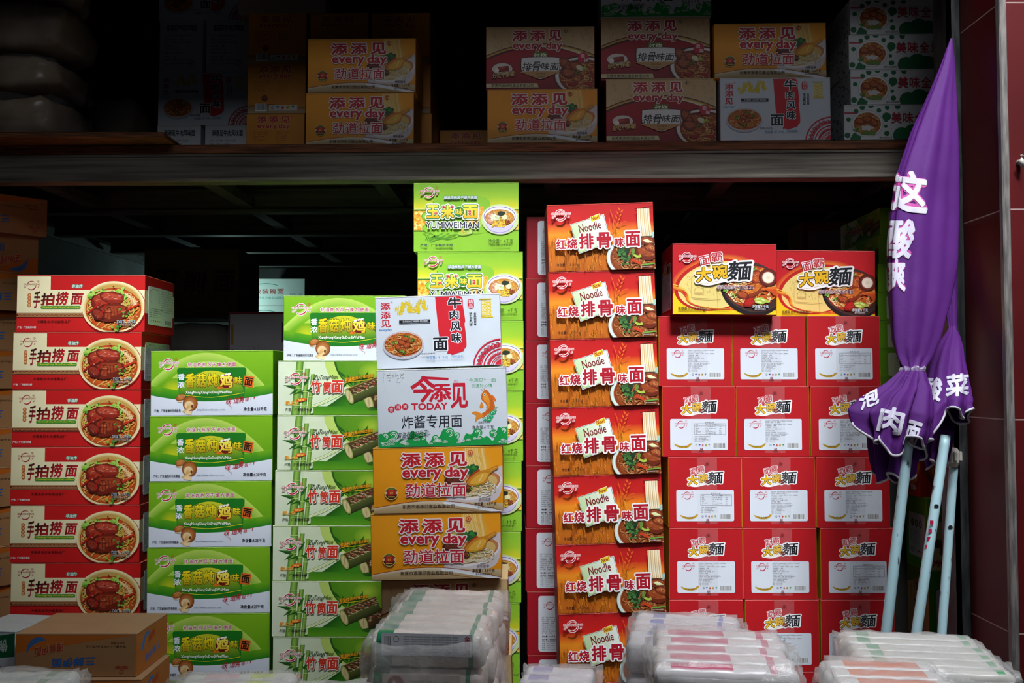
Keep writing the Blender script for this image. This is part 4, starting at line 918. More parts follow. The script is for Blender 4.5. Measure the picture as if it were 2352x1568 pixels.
def art_kraft():
    a = Art(1100, 400, 37, C('A77A50'))
    a.poly([(0, 0), (1100, 0), (700, 60), (0, 175)], C('C0661E'))
    a.line(bez((100, 170), (130, 40), (220, 30), (270, 50)), lambda t: 10 + 45 * math.sin(math.pi * t), C('3C6CA8'))
    a.text('海鲜伊面', 170, 92, 270, 92, C('A8301E'), 0.02, ((C('C8A078'), 0.04),), 0.3, 0.22 + math.pi)
    a.text('三鲜伊面', 330, 215, 400, 90, C('2E66B4'), 0.05, (), 0.1, 0.06 + math.pi)
    a.text('油炸方便面', 870, 66, 130, 20, C('3A2414'), 0, (), 0, math.pi); a.text('净含量:2.064千克(86克×24)', 640, 96, 370, 26, C('3A2414'), 0, (), 0, math.pi); a.text('华丰', 910, 290, 124, 40, C('A82A1E'), 0.03, (), 0, math.pi); a.ring(972, 352, 20, 20, 6, C('A82A1E'), 20)
    return a

def flip(a):
    """the same print on a carton standing upside down"""
    b = Art(a.W, a.H, 1); b.P = [([(a.W - x, a.H - y) for x, y in p], c, k) for p, c, k in a.P]; return b
# ------------------------------------------------------------------ cartons
def art_geo(mb, a, o, ux, vz, n):
    """lay artwork on a panel: o = top-left corner, ux / vz = vectors of its full width / height (down), n = outward normal"""
    o, ux, vz, n = Vector(o), Vector(ux), Vector(vz), Vector(n)
    V, Fc, cs = mb.V, mb.F, mb.c
    flipw = ux.cross(vz).dot(n) < 0
    for pts, c, k in a.P:
        b = len(V); off = n * (k * STEP)
        for p in pts: V.append(o + ux * (p[0] / a.W) + vz * (p[1] / a.H) + off)
        cs.extend(c)
        area2 = sum(pts[i - 1][0] * pts[i][1] - pts[i][0] * pts[i - 1][1] for i in range(len(pts)))
        idx = list(range(b, b + len(pts)))
        Fc.append(idx if (area2 > 0) != flipw else idx[::-1])

def panel(name, a, W, H, mat=None, th=0.0006, r=None):
    """a thin printed label: local x right, z up, lying in the plane y=0, facing -y, centred"""
    mb = MB(); c = a.P[0][1][0]
    r = r if r is not None else min(W, H) * 0.05
    P = []
    for (cx, cz, a0) in ((W / 2 - r, H / 2 - r, 0), (-W / 2 + r, H / 2 - r, 90), (-W / 2 + r, -H / 2 + r, 180), (W / 2 - r, -H / 2 + r, 270)):
        for i in range(5): t = math.radians(a0 + 22.5 * i); P.append((cx + r * math.cos(t), cz + r * math.sin(t)))
    m = len(P)
    mb.add([(x, 0, z) for x, z in P] + [(x, -th, z) for x, z in P], [[m + i for i in range(m)]] + [[i, (i + 1) % m, m + (i + 1) % m, m + i] for i in range(m)], c)
    b = Art(a.W, a.H); b.P = a.P[1:]
    art_geo(mb, b, (-W / 2, -th, H / 2), (W, 0, 0), (0, 0, -H), (0, -1, 0))
    return mesh(name, mb.V, mb.F, mat or M_LABEL, mb.c)

KINDS = {}
def kind(name, W, H, D, col, front=None, left=None, right=None, lid=None, side=None, parts=None):
    KINDS[name] = dict(W=W, H=H, D=D, col=col, front=front, left=left, right=right, lid=lid or col, side=side or col, parts=parts, me=None)

LT = 0.003
def kind_meshes(k):
    K = KINDS[k]
    if K['me']: return K
    W, H, D = K['W'], K['H'], K['D']
    mb = MB(); sd, c = C(K['side']), C(K['col']); Hb = H - LT
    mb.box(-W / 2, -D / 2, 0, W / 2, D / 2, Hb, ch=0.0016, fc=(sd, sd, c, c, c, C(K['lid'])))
    e = 0.0012
    if K['front']: art_geo(mb, K['front'], (-W / 2 + e, -D / 2, Hb - e * .3), (W - 2 * e, 0, 0), (0, 0, -Hb + e), (0, -1, 0))
    if K['right']: art_geo(mb, K['right'], (W / 2, -D / 2 + e, Hb - e * .3), (0, D - 2 * e, 0), (0, 0, -Hb + e), (1, 0, 0))
    if K['left']: art_geo(mb, K['left'], (-W / 2, D / 2 - e, Hb - e * .3), (0, -D + 2 * e, 0), (0, 0, -Hb + e), (-1, 0, 0))
    K['me'] = mesh(k + '_carton', mb.V, mb.F, M_PRINT, mb.c)
    lc = mix(C(K['lid']), C('C8B8A0'), 0.10)
    K['flaps'] = []
    for s in (0, 1):
        f = MB(); f.box(-W / 2, -D / 2 if s == 0 else 0.0006, Hb, W / 2, -0.0006 if s == 0 else D / 2, H, lc, 0.0007, fc=[lc] * 6)
        K['flaps'].append(mesh('lid_flap', f.V, f.F, M_PRINT, f.c))
    K['extra'] = K['parts'](K) if K['parts'] else []
    return K

def carton(k, x, y, z, roll=0.0, yaw=0.0, label=None, group=None, name='noodle_carton', extra=True, cat='carton', variant=None):
    """x, y = middle of the front face on the ground line; z = base"""
    K = kind_meshes(k)
    o = link(name, K['me'], None, (x - math.sin(yaw) * K['D'] / 2, y + math.cos(yaw) * K['D'] / 2, z), (0, -roll, yaw))
    tag(o, label, cat, group)
    for f in K['flaps']: link('lid_flap', f, o)
    if extra:
        for e in K['extra']:
            if e.get('variant') is not None and e['variant'] != variant: continue
            p = link(e['name'], e['me'], o, e.get('loc', (0, 0, 0)), e.get('rot', (0, 0, 0)))
            if e.get('label'): p['label'] = e['label']
    return o

ORD = ['topmost', 'second', 'third', 'fourth', 'fifth', 'sixth', 'seventh', 'eighth', 'ninth', 'tenth', 'eleventh']
PLINTHS = []
GAP = 0.0006
def px_x(px, y, z):
    d = y * math.cos(PITCH) + (z - EYE) * math.sin(PITCH)
    return (px - 1176.0) / FPX * d

def stack(k, Y, lefts, top=None, base=None, roll=0.0, yaw=0.0, what='', where='', group=None, n=None, plinth=True, variants=None, reverse=False, name='noodle_carton', extra=True, dY=0.0):
    """a stack of cartons; lefts = pixel columns of each carton's front-left edge from the top one down (from the bottom one up when base is given)"""
    K = KINDS[k]; W, H, D = K['W'], K['H'], K['D']
    r = math.radians(roll); t = Vector((math.cos(r), 0, math.sin(r))); nn = Vector((-math.sin(r), 0, math.cos(r)))
    yw = math.radians(yaw); Wc = W * math.cos(yw)
    out = []
    if base is not None:
        for i, L_ in enumerate(lefts):
            z = base + i * (H + GAP); x = px_x(L_, Y, z + H / 2) + Wc / 2
            out.append((x, Y + i * dY, z))
        total = len(out); order = out[::-1]
    else:
        c = at(lefts[0], top, Y) + t * Wc / 2 - nn * H / 2
        i = 0
        while True:
            y = Y + i * dY
            L_ = lefts[min(i, len(lefts) - 1)]
            lm = c - t * Wc / 2
            c = c + t * ((px_x(L_, y, lm.z) - lm.x) / t.x)
            b = c - nn * H / 2
            out.append((b.x, y, b.z))
            i += 1
            if (n and i >= n) or (not n and b.z < at(1176, 1568, Y).z - 0.005): break
            c = c - nn * (H + GAP)
        order = out
    obs = []
    for i, (x, y, z) in enumerate(order):
        lab = '%s, %s%s' % (what, (ORD[i] if i == 0 else ORD[i] + ' from top') if len(order) > 1 else '', where)
        v = variants[i % len(variants)] if variants else None
        obs.append(carton(k, x, y, z, r, yw, lab.replace(', of', ' of'), group, name, extra, variant=v))
    x, y, z = order[-1]
    if plinth: PLINTHS.append((x - W / 2 * abs(math.cos(yw)) + 0.01, x + W / 2 * abs(math.cos(yw)) - 0.01, y + 0.01, y + D - 0.01, z - abs(math.sin(r)) * W / 2 - 0.001))
    return obs, order

def side_label_parts(a_fn, fx, w_, h_, cz):
    def f(K):
        a = a_fn(); me = panel('label_panel', a, w_, h_)
        return [dict(name='label_panel', me=me, loc=(K['W'] / 2 + 0.0002, fx, cz), rot=(0, 0, math.pi / 2), label='white product label on the side')]
    return f

def white_side_label():
    a = Art(440, 640, 41, C('D2D6DE')); a.text('营养成分表', 60, 30, 110, 22, C('30303A')); 
    for i in range(6): a.text(['能量', '蛋白质', '脂肪', '碳水', '钠', '项目'][i], 20, 66 + i * 36, None, 16, C('40404A')); a.text('%d%%' % (6 + i * 3), 170, 66 + i * 36, None, 16, C('40404A'))
    a.lines(INFO[:10], 230, 40, 38, 16, C('30303A'), 0, 200); a.lines(INFO[10:], 20, 360, 34, 17, C('30303A'), 0.01, 250)
    icons(a, 50, 570, 30); a.barcode(290, 530, 410, 620)
    return a

A_MUSH, A_BAMB, A_BRAI, A_BIG = art_mushroom(), art_bamboo(), art_braised(), art_bigbowl()
RS = Art(400, 500, 2, C('AE1618')); RS.rect(0, 122, 400, 330, CREAM)
kind('hand', .388, .1718, .26, 'B01618', art_hand_patted(), right=RS, lid='C23A30', parts=lambda K: [dict(name='label_panel', me=panel('label_panel', white_side_label(), .215, .118), loc=(K['W'] / 2 + .0002, 0.005, .084), rot=(0, 0, math.pi / 2), label='white product label on the red side')])
GS = Art(500, 390, 4); GS.grad(0, 0, 500, 390, [(0, C('66A412')), (1, C('4E8A10'))])
kind('mushroom', .3625, .1922, .24, '62A012', A_MUSH, right=GS, lid='8AC03A')
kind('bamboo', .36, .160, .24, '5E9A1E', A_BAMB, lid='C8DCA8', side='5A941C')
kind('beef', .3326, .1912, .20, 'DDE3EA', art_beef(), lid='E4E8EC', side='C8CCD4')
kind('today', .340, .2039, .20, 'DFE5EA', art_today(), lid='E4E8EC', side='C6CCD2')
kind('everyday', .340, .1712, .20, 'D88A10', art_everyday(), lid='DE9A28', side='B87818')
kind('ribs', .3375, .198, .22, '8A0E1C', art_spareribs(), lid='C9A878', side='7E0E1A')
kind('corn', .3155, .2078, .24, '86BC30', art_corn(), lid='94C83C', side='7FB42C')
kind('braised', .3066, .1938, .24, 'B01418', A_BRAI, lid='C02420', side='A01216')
kind('braised_end', .24, .1938, .3066, '9A1222', art_braised_end(), lid='B02028', parts=lambda K: [dict(name='label_panel', me=panel('label_panel', label_braised(), .183, .17), loc=(.006, -K['D'] / 2 - .0002, .096), label='white product label with printed text')])
BS = Art(440, 680, 6, C('B01620')); bigbowl_title(BS, 60, 120, 300, 190)
BSL = Art(360, 330, 42, C('C8CCD4')); BSL.lines(INFO, 110, 14, 20, 13, C('30303A'), 0, 230); logo(BSL, 8, 20, 90, 64, C('B81C34')); BSL.barcode(250, 270, 345, 322)
kind('big', .3096, .2115, .2204, 'B81620', A_BIG, left=BS, lid='D04048', parts=lambda K: [dict(name='label_panel', me=panel('label_panel', BSL, .17, .11), loc=(-K['W'] / 2 - .0002, 0, .072), rot=(0, 0, -math.pi / 2), label='white product label on the side')])

def big_end_parts(K):
    D, H, W = K['D'], K['H'], K['W']
    out = []
    for v in (0, 1):
        out.append(dict(name='label_panel', variant=v, me=panel('label_panel', label_bigbowl(v), W * 550 / 702, H * 295 / 670), loc=(0, -D / 2 - .0002, H * (1 - 457 / 670)), label='white product label with ' + ('printed text' if v == 0 else 'a nutrition table')))
    tp = MB(); tw = .03; y0 = -D / 2 - .0016
    tp.add([(-tw, y0, .012), (tw, y0, .012), (tw, y0, H - .0005), (-tw, y0, H - .0005)], [[0, 1, 2, 3]]); nf = 1
    ta = Art(60, 200)
    for t_, yy in (('米', 4), ('制', 60), ('品', 184)): ta.text(t_, 25, yy, 12, 13, C('7E0C14'), 0.01)
    art_geo(tp, ta, (-tw, y0, H - .01), (2 * tw, 0, 0), (0, 0, -H + .022), (0, -1, 0))
    me = mesh('packing_tape', tp.V, tp.F, None, tp.c, mats=[M_CLEAR, M_PRINT], midx=[0] + [1] * (len(tp.F) - 1))
    out.append(dict(name='packing_tape', me=me, loc=(.006, 0, 0), label='clear tape with red lettering'))
    return out
kind('big_end', .2204, .2115, .3096, 'B2161E', art_bigbowl_end(), lid='CC3038', side='C8A81C', parts=big_end_parts)
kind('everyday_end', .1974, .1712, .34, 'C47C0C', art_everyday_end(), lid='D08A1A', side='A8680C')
BE = Art(400, 350, 44, C('D2D6DC')); BE.text('添添见牛肉风味面', 60, 24, 290, 44, C('1A1A22'), 0.04); BE.lines(INFO[:9], 40, 90, 24, 14, C('50505A'), 0, 250); BE.ring(300, 290, 34, 34, 5, C('A03040'), 4); BE.text('QS', 282, 276, 36, 28, C('A03040')); BE.rect(0, 0, 0.1, 0.1, WHITE)
kind('beef_end', .158, .1912, .3326, 'D2D6DC', BE, lid='D8DCE0')
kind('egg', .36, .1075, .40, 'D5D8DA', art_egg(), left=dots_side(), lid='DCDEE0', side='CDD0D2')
A_KR = art_kraft(); KS = Art(500, 400, 46, C('B06424')); KS.line(bez((90, 190), (110, 60), (160, 30), (200, 60)), 40, C('3C6CA8')); KS.text('海鲜', 170, 60, 130, 80, C('A8301E'), .02, (), .3, .3 + math.pi); KS.text('三鲜伊面', 130, 230, 240, 80, C('2E66B4'), .05, (), .1, .2 + math.pi)
kind('kraft', .2706, .0954, .20, 'A77A50', A_KR, right=KS, lid='A67C56', side='B06424')
kind('kraft_big', .36, .127, .22, 'A77A50', A_KR, right=KS, lid='A67C56', side='B06424')
kind('kraft_flip', .36, .127, .22, 'A77A50', flip(A_KR), right=KS, lid='A67C56', side='B06424')
G1 = Art(400, 330, 47, C('6EA61E')); G1.rrect(50, 30, 370, 310, 16, C('D0D8B0')); nutrition(G1, 90, 70, 320, 180); G1.lines(INFO[9:13], 90, 200, 22, 13, C('405020'), 0, 220)
kind('bamboo_small', .22, .091, .384, '6EA61E', G1, left=A_BAMB, lid='8ABF3A', side='5A941C')
# ------------------------------------------------------------------ the shop: walls, floor, ceiling, steel mezzanine shelf
M_CONC = noise_mat('dusty_concrete', C('4A4845'), C('6A6763'), 3.5, 0.9, 8, 0.15)
M_WALL = noise_mat('stained_plaster', C('57585A'), C('7C7C7A'), 2.2, 0.92, 8, 0.1)
M_CEIL = noise_mat('dark_ceiling', C('1C1B1A'), C('2A2826'), 2, 0.95)  # near-black tone for the ceiling and the lintel
M_BEAM = noise_mat('scuffed_channel_steel', C('4C4842'), C('857C72'), 5, 0.72, 9, 0.12, (0.6, 6, 14), 0.3, lo=0.3, hi=0.72)
M_JOIST = noise_mat('dark_joist_steel', C('2E2C29'), C('4A4641'), 5, 0.6, 7, 0.1, (0.6, 6, 10), 0.4)
M_PLY = noise_mat('plywood_edge', C('4E2A16'), C('8A5230'), 12, 0.7, 6, 0.1, (1, 8, 20))
M_DECK = noise_mat('dark_deck_board', C('211C18'), C('3A322B'), 4, 0.85, 6, 0.1, (1, 5, 1))
M_STEEL = noise_mat('grimy_guide_rail', C('26282A'), C('4A4C4C'), 9, 0.45, 8, 0.1, (6, 6, 1.2), 0.5, 0.5)
M_TRIM = noise_mat('worn_aluminium_trim', C('5E5A58'), C('8E8884'), 14, 0.45, 8, 0.1, (8, 8, 1), 0.5, 0.3)

def box_obj(name, x0, y0, z0, x1, y1, z1, mat, parent=None, ch=0.0, kind=None):
    o = MB().box(x0, y0, z0, x1, y1, z1, ch=ch).build(name, mat, parent)
    if kind: o['kind'] = kind
    return o

SHELF = at(1240, 331, 3.04).z
JB = at(300, 414, 3.04).z            # underside of the channel beams
box_obj('wall_left', -2.12, 2.6, 0, -2.0, 6.42, 4.0, M_WALL, kind='structure')
box_obj('wall_back', -2.12, 6.3, 0, 3.0, 6.42, 4.0, M_WALL, kind='structure')
box_obj('wall_inner', 2.6, 3.3, 0, 2.72, 6.3, 4.0, M_WALL, kind='structure')
box_obj('ceiling', -2.12, 3.0, 3.75, 3.0, 6.42, 3.87, M_CEIL, kind='structure')
box_obj('wall_lintel', -2.6, 2.42, 2.86, 3.0, 2.56, 4.4, M_CEIL, kind='structure')

# red glazed tile on the door pillar: tiles and grout from world position
m, nt, b = newmat('red_glazed_tile')
L = nt.links.new
geo = nt.nodes.new('ShaderNodeNewGeometry'); sx = nt.nodes.new('ShaderNodeSeparateXYZ'); L(geo.outputs['Position'], sx.inputs[0])
ad = nt.nodes.new('ShaderNodeMath'); ad.operation = 'ADD'; ad.inputs[1].default_value = -at(2313, 482, 2.39).z + 0.507 * 8; L(sx.outputs['Z'], ad.inputs[0])
dv = nt.nodes.new('ShaderNodeMath'); dv.operation = 'DIVIDE'; dv.inputs[1].default_value = 0.507; L(ad.outputs[0], dv.inputs[0])
fr = nt.nodes.new('ShaderNodeMath'); fr.operation = 'FRACT'; L(dv.outputs[0], fr.inputs[0])
lt = nt.nodes.new('ShaderNodeMath'); lt.operation = 'LESS_THAN'; lt.inputs[1].default_value = 0.006; L(fr.outputs[0], lt.inputs[0])
nz = nt.nodes.new('ShaderNodeTexNoise'); nz.inputs['Scale'].default_value = 2.2; nz.inputs['Detail'].default_value = 7; L(geo.outputs['Position'], nz.inputs['Vector'])
cr = nt.nodes.new('ShaderNodeValToRGB'); cr.color_ramp.elements[0].position = .3; cr.color_ramp.elements[1].position = .75
cr.color_ramp.elements[0].color = (*C('46080B'), 1); cr.color_ramp.elements[1].color = (*C('5C0E11'), 1); L(nz.outputs['Fac'], cr.inputs[0])
n2 = nt.nodes.new('ShaderNodeTexNoise'); n2.inputs['Scale'].default_value = 26; n2.inputs['Detail'].default_value = 4; L(geo.outputs['Position'], n2.inputs['Vector'])
g2 = nt.nodes.new('ShaderNodeMath'); g2.operation = 'GREATER_THAN'; g2.inputs[1].default_value = 0.77; L(n2.outputs['Fac'], g2.inputs[0])
mxa = nt.nodes.new('ShaderNodeMix'); mxa.data_type = 'RGBA'; L(g2.outputs[0], mxa.inputs[0]); L(cr.outputs[0], mxa.inputs[6]); mxa.inputs[7].default_value = (*C('8E6A68'), 1)
mx = nt.nodes.new('ShaderNodeMix'); mx.data_type = 'RGBA'; L(lt.outputs[0], mx.inputs[0]); L(mxa.outputs[2], mx.inputs[6]); mx.inputs[7].default_value = (*C('A08C88'), 1); L(mx.outputs[2], b.inputs['Base Color'])
b.inputs['Roughness'].default_value = 0.46; b.inputs['Specular IOR Level'].default_value = 0.3
M_TILE = m
XP = at(2313, 784, 2.39).x
o = MB().box(XP, 2.39, 0, XP + .9, 2.605, 3.6).build('wall_right', M_TILE); o['kind'] = 'structure'
tx0 = XP - .006
o = MB().box(tx0, 2.383, 0, tx0 + .019, 2.404, 3.6, ch=.003).build('trim_1', M_TRIM); o['kind'] = 'structure'
g = MB(); xg = at(2190, 784, 2.61).x
g.box(xg, 2.61, 0, xg + .01, 2.70, 3.6).box(xg, 2.61, 0, xg + .05, 2.62, 3.6).box(xg + .04, 2.61, 0, xg + .05, 2.70, 3.6)
o = g.build('trim_2', M_STEEL); o['kind'] = 'structure'

# steel mezzanine shelf
mz = bpy.data.objects.new('mezzanine_shelf', None); COL.objects.link(mz)
mz.location = (0, 3.02, SHELF); mz.rotation_euler = (0, 0, math.radians(-1.6))
tag(mz, 'long grimy steel and board mezzanine shelf spanning the shop above the carton stacks', 'shelf')
dk = MB().box(-1.98, 0.035, -.022, 2.5, 3.1, -.0005).build('deck_board', M_DECK, mz)
ply = MB().box(-1.98, -.005, -.028, 1.5, .034, -.001, ch=.002).build('plywood_edging', M_PLY, mz)
hb = JB - SHELF
def channel(name, y, x0, x1, mat):
    q = MB()
    q.box(x0, y, hb, x1, y + .008, -.029).box(x0, y - .012, hb - .004, x1, y + .05, hb + .008, ch=.002).box(x0, y - .004, -.037, x1, y + .05, -.030)
    return q.build(name, mat, mz)
channel('front_beam', 0, -1.98, 1.55, M_BEAM)
for i in range(4): channel('joist', 0.55 * (i + 1), -1.96, 2.5, M_JOIST)
for i in range(7):
    x = -1.55 + i * 0.55
    q = MB().box(x, .01, hb + .012, x + .05, 2.2, hb + .045)
    q.build('cross_brace', M_JOIST, mz)
o = MB().box(-1.995, 0.02, -.075, -1.935, 3.2, -.068).box(-1.995, .02, -.115, -1.988, 3.2, -.068).build('edge_angle', M_JOIST, mz); o['label'] = 'steel angle running back along the left wall'

# ------------------------------------------------------------------ floor-standing stacks, left to right
N1 = 'cartons with a meat noodle bowl, left stack'
stack('hand', 3.0, [38, 29, 27, 24, 23, 24, 25], top=632, what='red and cream carton with meat noodle bowl', where=' of the leftmost stack', group='red and cream meat noodle cartons')
stack('mushroom', 2.95, [346, 344, 341, 337, 335, 333], top=806, roll=.5, what='green carton picturing brown mushrooms', where=' of the second stack', group='green mushroom noodle cartons')
obs, od = stack('bamboo', 2.93, [638, 636, 631, 626, 624, 626], top=828, what='pale green carton picturing bamboo stalks', where=' of the bamboo stack', group='pale green bamboo noodle cartons')
x, y, z = od[0]
carton('mushroom', px_x(652, 2.95, z + .25) + .3625 / 2, 2.945, z + .160 + GAP, label='green mushroom carton lying on top of the bamboo-print stack', group='green mushroom noodle cartons')
stack('corn', 2.97, [950, 959, 960, 958, 954, 952, 948], top=420, roll=.2, what='lime green carton with corn cobs and bowl', where=' of the tall corn stack', group='lime green corn noodle cartons')
# the mixed stack in front of the corn cartons
R_ = 1.6
def on_top(k, px, Y, base, roll, label, group, **kw):
    W = KINDS[k]['W']; x = px_x(px, Y, base + KINDS[k]['H'] / 2) + W / 2
    return carton(k, x, Y, base, math.radians(roll), kw.pop('yaw', 0), label, group, **kw), (x, Y, base)
D_ = [('beef', 861, 683, 2.65, 'white carton with red brush stroke and noodle bowl, topping the middle front stack', 'white beef noodle cartons', 2.0),
      ('today', 865, 850, 2.62, 'white carton with green waves and orange carp, second in the middle front stack', 'white carp noodle cartons', 1.5),
      ('everyday', 856, 1029, 2.62, 'orange carton with drumstick noodle bowl, upper of two in the middle front stack', 'orange noodle cartons', 1.1),
      ('everyday', 851, 1181, 2.62, 'orange carton with drumstick noodle bowl, lower of two in the middle front stack', 'orange noodle cartons', 1.1),
      ('ribs', 876, 1334, 2.68, 'tan and crimson carton behind the noodle bundle, fifth in the middle front stack', 'tan and crimson spare rib cartons', 1.0),
      ('ribs', 884, 1508, 2.68, 'tan and crimson carton, lowest of the middle front stack', 'tan and crimson spare rib cartons', 1.0)]
for k, px, py, Y, lab, grp, rl in D_:
    K = KINDS[k]; r = math.radians(rl); tl = at(px, py, Y)
    c = tl + Vector((math.cos(r), 0, math.sin(r))) * K['W'] / 2 - Vector((-math.sin(r), 0, math.cos(r))) * K['H']
    carton(k, c.x, Y, c.z, r, 0, lab, grp)
PLINTHS.append((c.x - .15, c.x + .15, Y + .01, Y + .2, c.z - .004))
stack('braised_end', 3.11, [1210, 1209, 1208, 1208, 1209, 1207, 1211, 1212], top=498, what='dark red carton end with white text label', where=' of the narrow dark stack', group='dark red carton ends')
stack('braised', 2.85, [1258, 1261, 1265, 1269, 1274, 1279, 1285, 1291], top=471, roll=1.75, what='red carton with wheat field and broccoli bowl', where=' of the braised noodle stack', group='red and orange braised noodle cartons')
top = None
for ci, (lf, nm, vr) in enumerate((([1513, 1521, 1535, 1537, 1538, 1540], 'left', (0, 1, 1, 0, 0)), ([1682, 1691, 1704, 1707, 1712, 1714], 'middle', (0, 0, 0, 0, 0)), ([1854, 1862, 1875, 1885, 1886, 1890], 'right', (1, 0, 0, 1, 0)))):
    obs, od = stack('big_end', 3.0, lf, top=725.5, what='red carton end with white panel', where=' of the %s red column' % nm, group='red carton ends in three columns', variants=vr)
    top = od[0][2] + KINDS['big_end']['H'] + GAP
carton('big', px_x(1544, 2.95, top + .1) + .3096 / 2, 2.95, top, math.radians(-.4), 0, 'red and yellow big bowl carton on top of the left red columns', 'red and yellow big bowl cartons')
carton('big', px_x(1785, 3.1, top + .1) + .3096 / 2 - .004, 3.10, top, math.radians(-.6), 0, 'red and yellow big bowl carton, set further back beside the umbrella', 'red and yellow big bowl cartons')
stack('bamboo_small', 3.2, [2021, 2018, 2016, 2016, 2018, 2020, 2022, 2024, 2026], top=477, n=9, what='slim green carton behind the purple umbrella', where=' of the rear stack', group='slim green cartons behind the umbrellas')
# ------------------------------------------------------------------ cartons on the mezzanine
SY = math.radians(-1.6)
def shelf_at(px, Y, py=250): return SHELF
def on_shelf(k, px, Y, level, label, group, yaw=-1.6, **kw):
    K = KINDS[k]; z = SHELF + .0005 + level
    x = px_x(px, Y, z + K['H'] / 2) + K['W'] / 2
    return carton(k, x, Y, z, 0, math.radians(yaw), label, group, **kw)
HE, HR, HB, HT = (KINDS[k]['H'] + GAP for k in ('everyday', 'ribs', 'beef', 'today'))
g_o, g_r, g_b = 'orange noodle cartons', 'tan and crimson spare rib cartons', 'white beef noodle cartons'
on_shelf('everyday', 701, 3.08, 0, 'orange carton with noodle bowl on the shelf, lower of the left pair', g_o)
on_shelf('everyday', 706, 3.08, HE, 'orange carton with noodle bowl on the shelf, upper of the left pair', g_o)
on_shelf('everyday', 1119, 3.04, 0, 'orange carton with noodle bowl on the shelf, under a tan and crimson carton', g_o)
on_shelf('ribs', 1116, 3.05, HE, 'tan and crimson carton on the shelf, standing on an orange carton', g_r)
on_shelf('ribs', 1392, 3.02, 0, 'tan and crimson carton on the shelf, lowest of three beside the white beef carton', g_r)
on_shelf('ribs', 1380, 3.04, HR, 'tan and crimson carton on the shelf, directly under the green wave carton', g_r)
on_shelf('today', 1381, 3.04, 2 * HR, 'white carton with green waves on the shelf, cut by the top of the picture', 'white carp noodle cartons')
on_shelf('beef', 1655, 2.99, 0, 'white beef noodle carton on the shelf, under an orange carton', g_b)
on_shelf('everyday', 1641, 3.00, HB, 'orange carton with noodle bowl on the shelf, standing on the white beef carton', g_o)
for i, px in enumerate((1940, 1955, 1951, 1954)):
    on_shelf('egg', px, 2.985, i * (KINDS['egg']['H'] + GAP), 'white green-dotted egg noodle carton, %s of four beside the steel rail' % ('lowest', 'second from the bottom', 'third from the bottom', 'topmost')[i], 'white egg noodle cartons with green dots')
W_ = {0: 'bottom row', 1: 'middle row', 2: 'top row'}
for i, px in enumerate((565, 568, 570)): on_shelf('everyday_end', px, 3.32, i * HE, 'orange carton end in the shaded rear %s, next to the dim white cartons' % W_[i], 'orange carton ends at the back of the shelf')
for i, px in enumerate((711, 712, 712)): on_shelf('everyday_end', px, 3.32, i * HE, 'orange carton end in the shaded rear %s, behind the upper left pair' % W_[i], 'orange carton ends at the back of the shelf')
for i, px in enumerate((857, 855, 853)): on_shelf('everyday_end', px, 3.32, i * HE, 'orange carton end in the shaded rear %s, right end of three' % W_[i], 'orange carton ends at the back of the shelf')
on_shelf('everyday_end', 1010, 3.54, 0, 'dim orange carton end lying alone in the gap between the shelf stacks', 'orange carton ends at the back of the shelf')
on_shelf('beef_end', 360, 3.55, 0, 'dim white carton end at the back of the shelf, bottom row, left', 'dim white carton ends'); on_shelf('beef_end', 470, 3.55, 0, 'dim white carton end at the back of the shelf, bottom row, right', 'dim white carton ends')
on_shelf('beef', 362, 3.55, HB, 'dim white beef carton in the rear shelf stack, between two rows of carton ends', g_b)
on_shelf('beef_end', 366, 3.55, 2 * HB, 'dim white carton end at the back of the shelf, upper row, left', 'dim white carton ends'); on_shelf('beef_end', 473, 3.55, 2 * HB, 'dim white carton end at the back of the shelf, upper row, right', 'dim white carton ends')
on_shelf('beef', 364, 3.55, 3 * HB, 'dim white beef carton crowning the rear shelf stack', g_b)
kind('plain_tan', .30, .05, .25, 'A08C7C', None, lid='B09C8C')
on_shelf('plain_tan', 545, 3.32, 3 * HE, 'flat pale carton lying on the shaded orange carton ends', None, name='flat_carton')

# plastic-wrapped sacks at the left end of the shelf
M_SACK = noise_mat('wrapped_snack_sack', C('6A5A3C'), C('A08C78'), 7, 0.3, 8, 0.5, (1, 1, 1), 0.5, lo=.35, hi=.7)
M_SACK2 = noise_mat('dark_jute_sack', C('2C2822'), C('4A4236'), 5, 0.75, 8, 0.3)
M_BAG = noise_mat('white_woven_sack', C('8A8682'), C('B0ACA6'), 5, 0.6, 7, 0.3)
def lump(w_, d_, h_, seed, puff=.02, nx=14, crease=3.0):
    """a soft sack: rounded block, creased and sagging"""
    V, Fc = [], []
    n, mm = 28, 18
    for j in range(mm + 1):
        ph = -math.pi / 2 + math.pi * j / mm
        for i in range(n):
            th = 2 * math.pi * i / n
            sg = lambda v, e: math.copysign(abs(v) ** e, v)
            x, y, z = sg(math.cos(ph), .38) * sg(math.cos(th), .4), sg(math.cos(ph), .38) * sg(math.sin(th), .4), sg(math.sin(ph), .55)
            p = Vector((x * w_ / 2, y * d_ / 2, (z + 1) * h_ / 2))
            nz_ = noise.noise(Vector((p.x * 9 + seed * 7, p.y * 9, p.z * 12))) * puff + noise.noise(Vector((p.x * 28 + seed, p.y * 26, p.z * 40))) * puff * .45
            d = Vector((x, y, z * .6)); k = 1.0 if p.z > .02 else p.z / .02
            p += d * nz_ * k; p.z = max(p.z, 0)
            V.append(p)
    for j in range(mm):
        for i in range(n):
            i2 = (i + 1) % n; Fc.append([j * n + i, j * n + i2, (j + 1) * n + i2, (j + 1) * n + i])
    return V, Fc
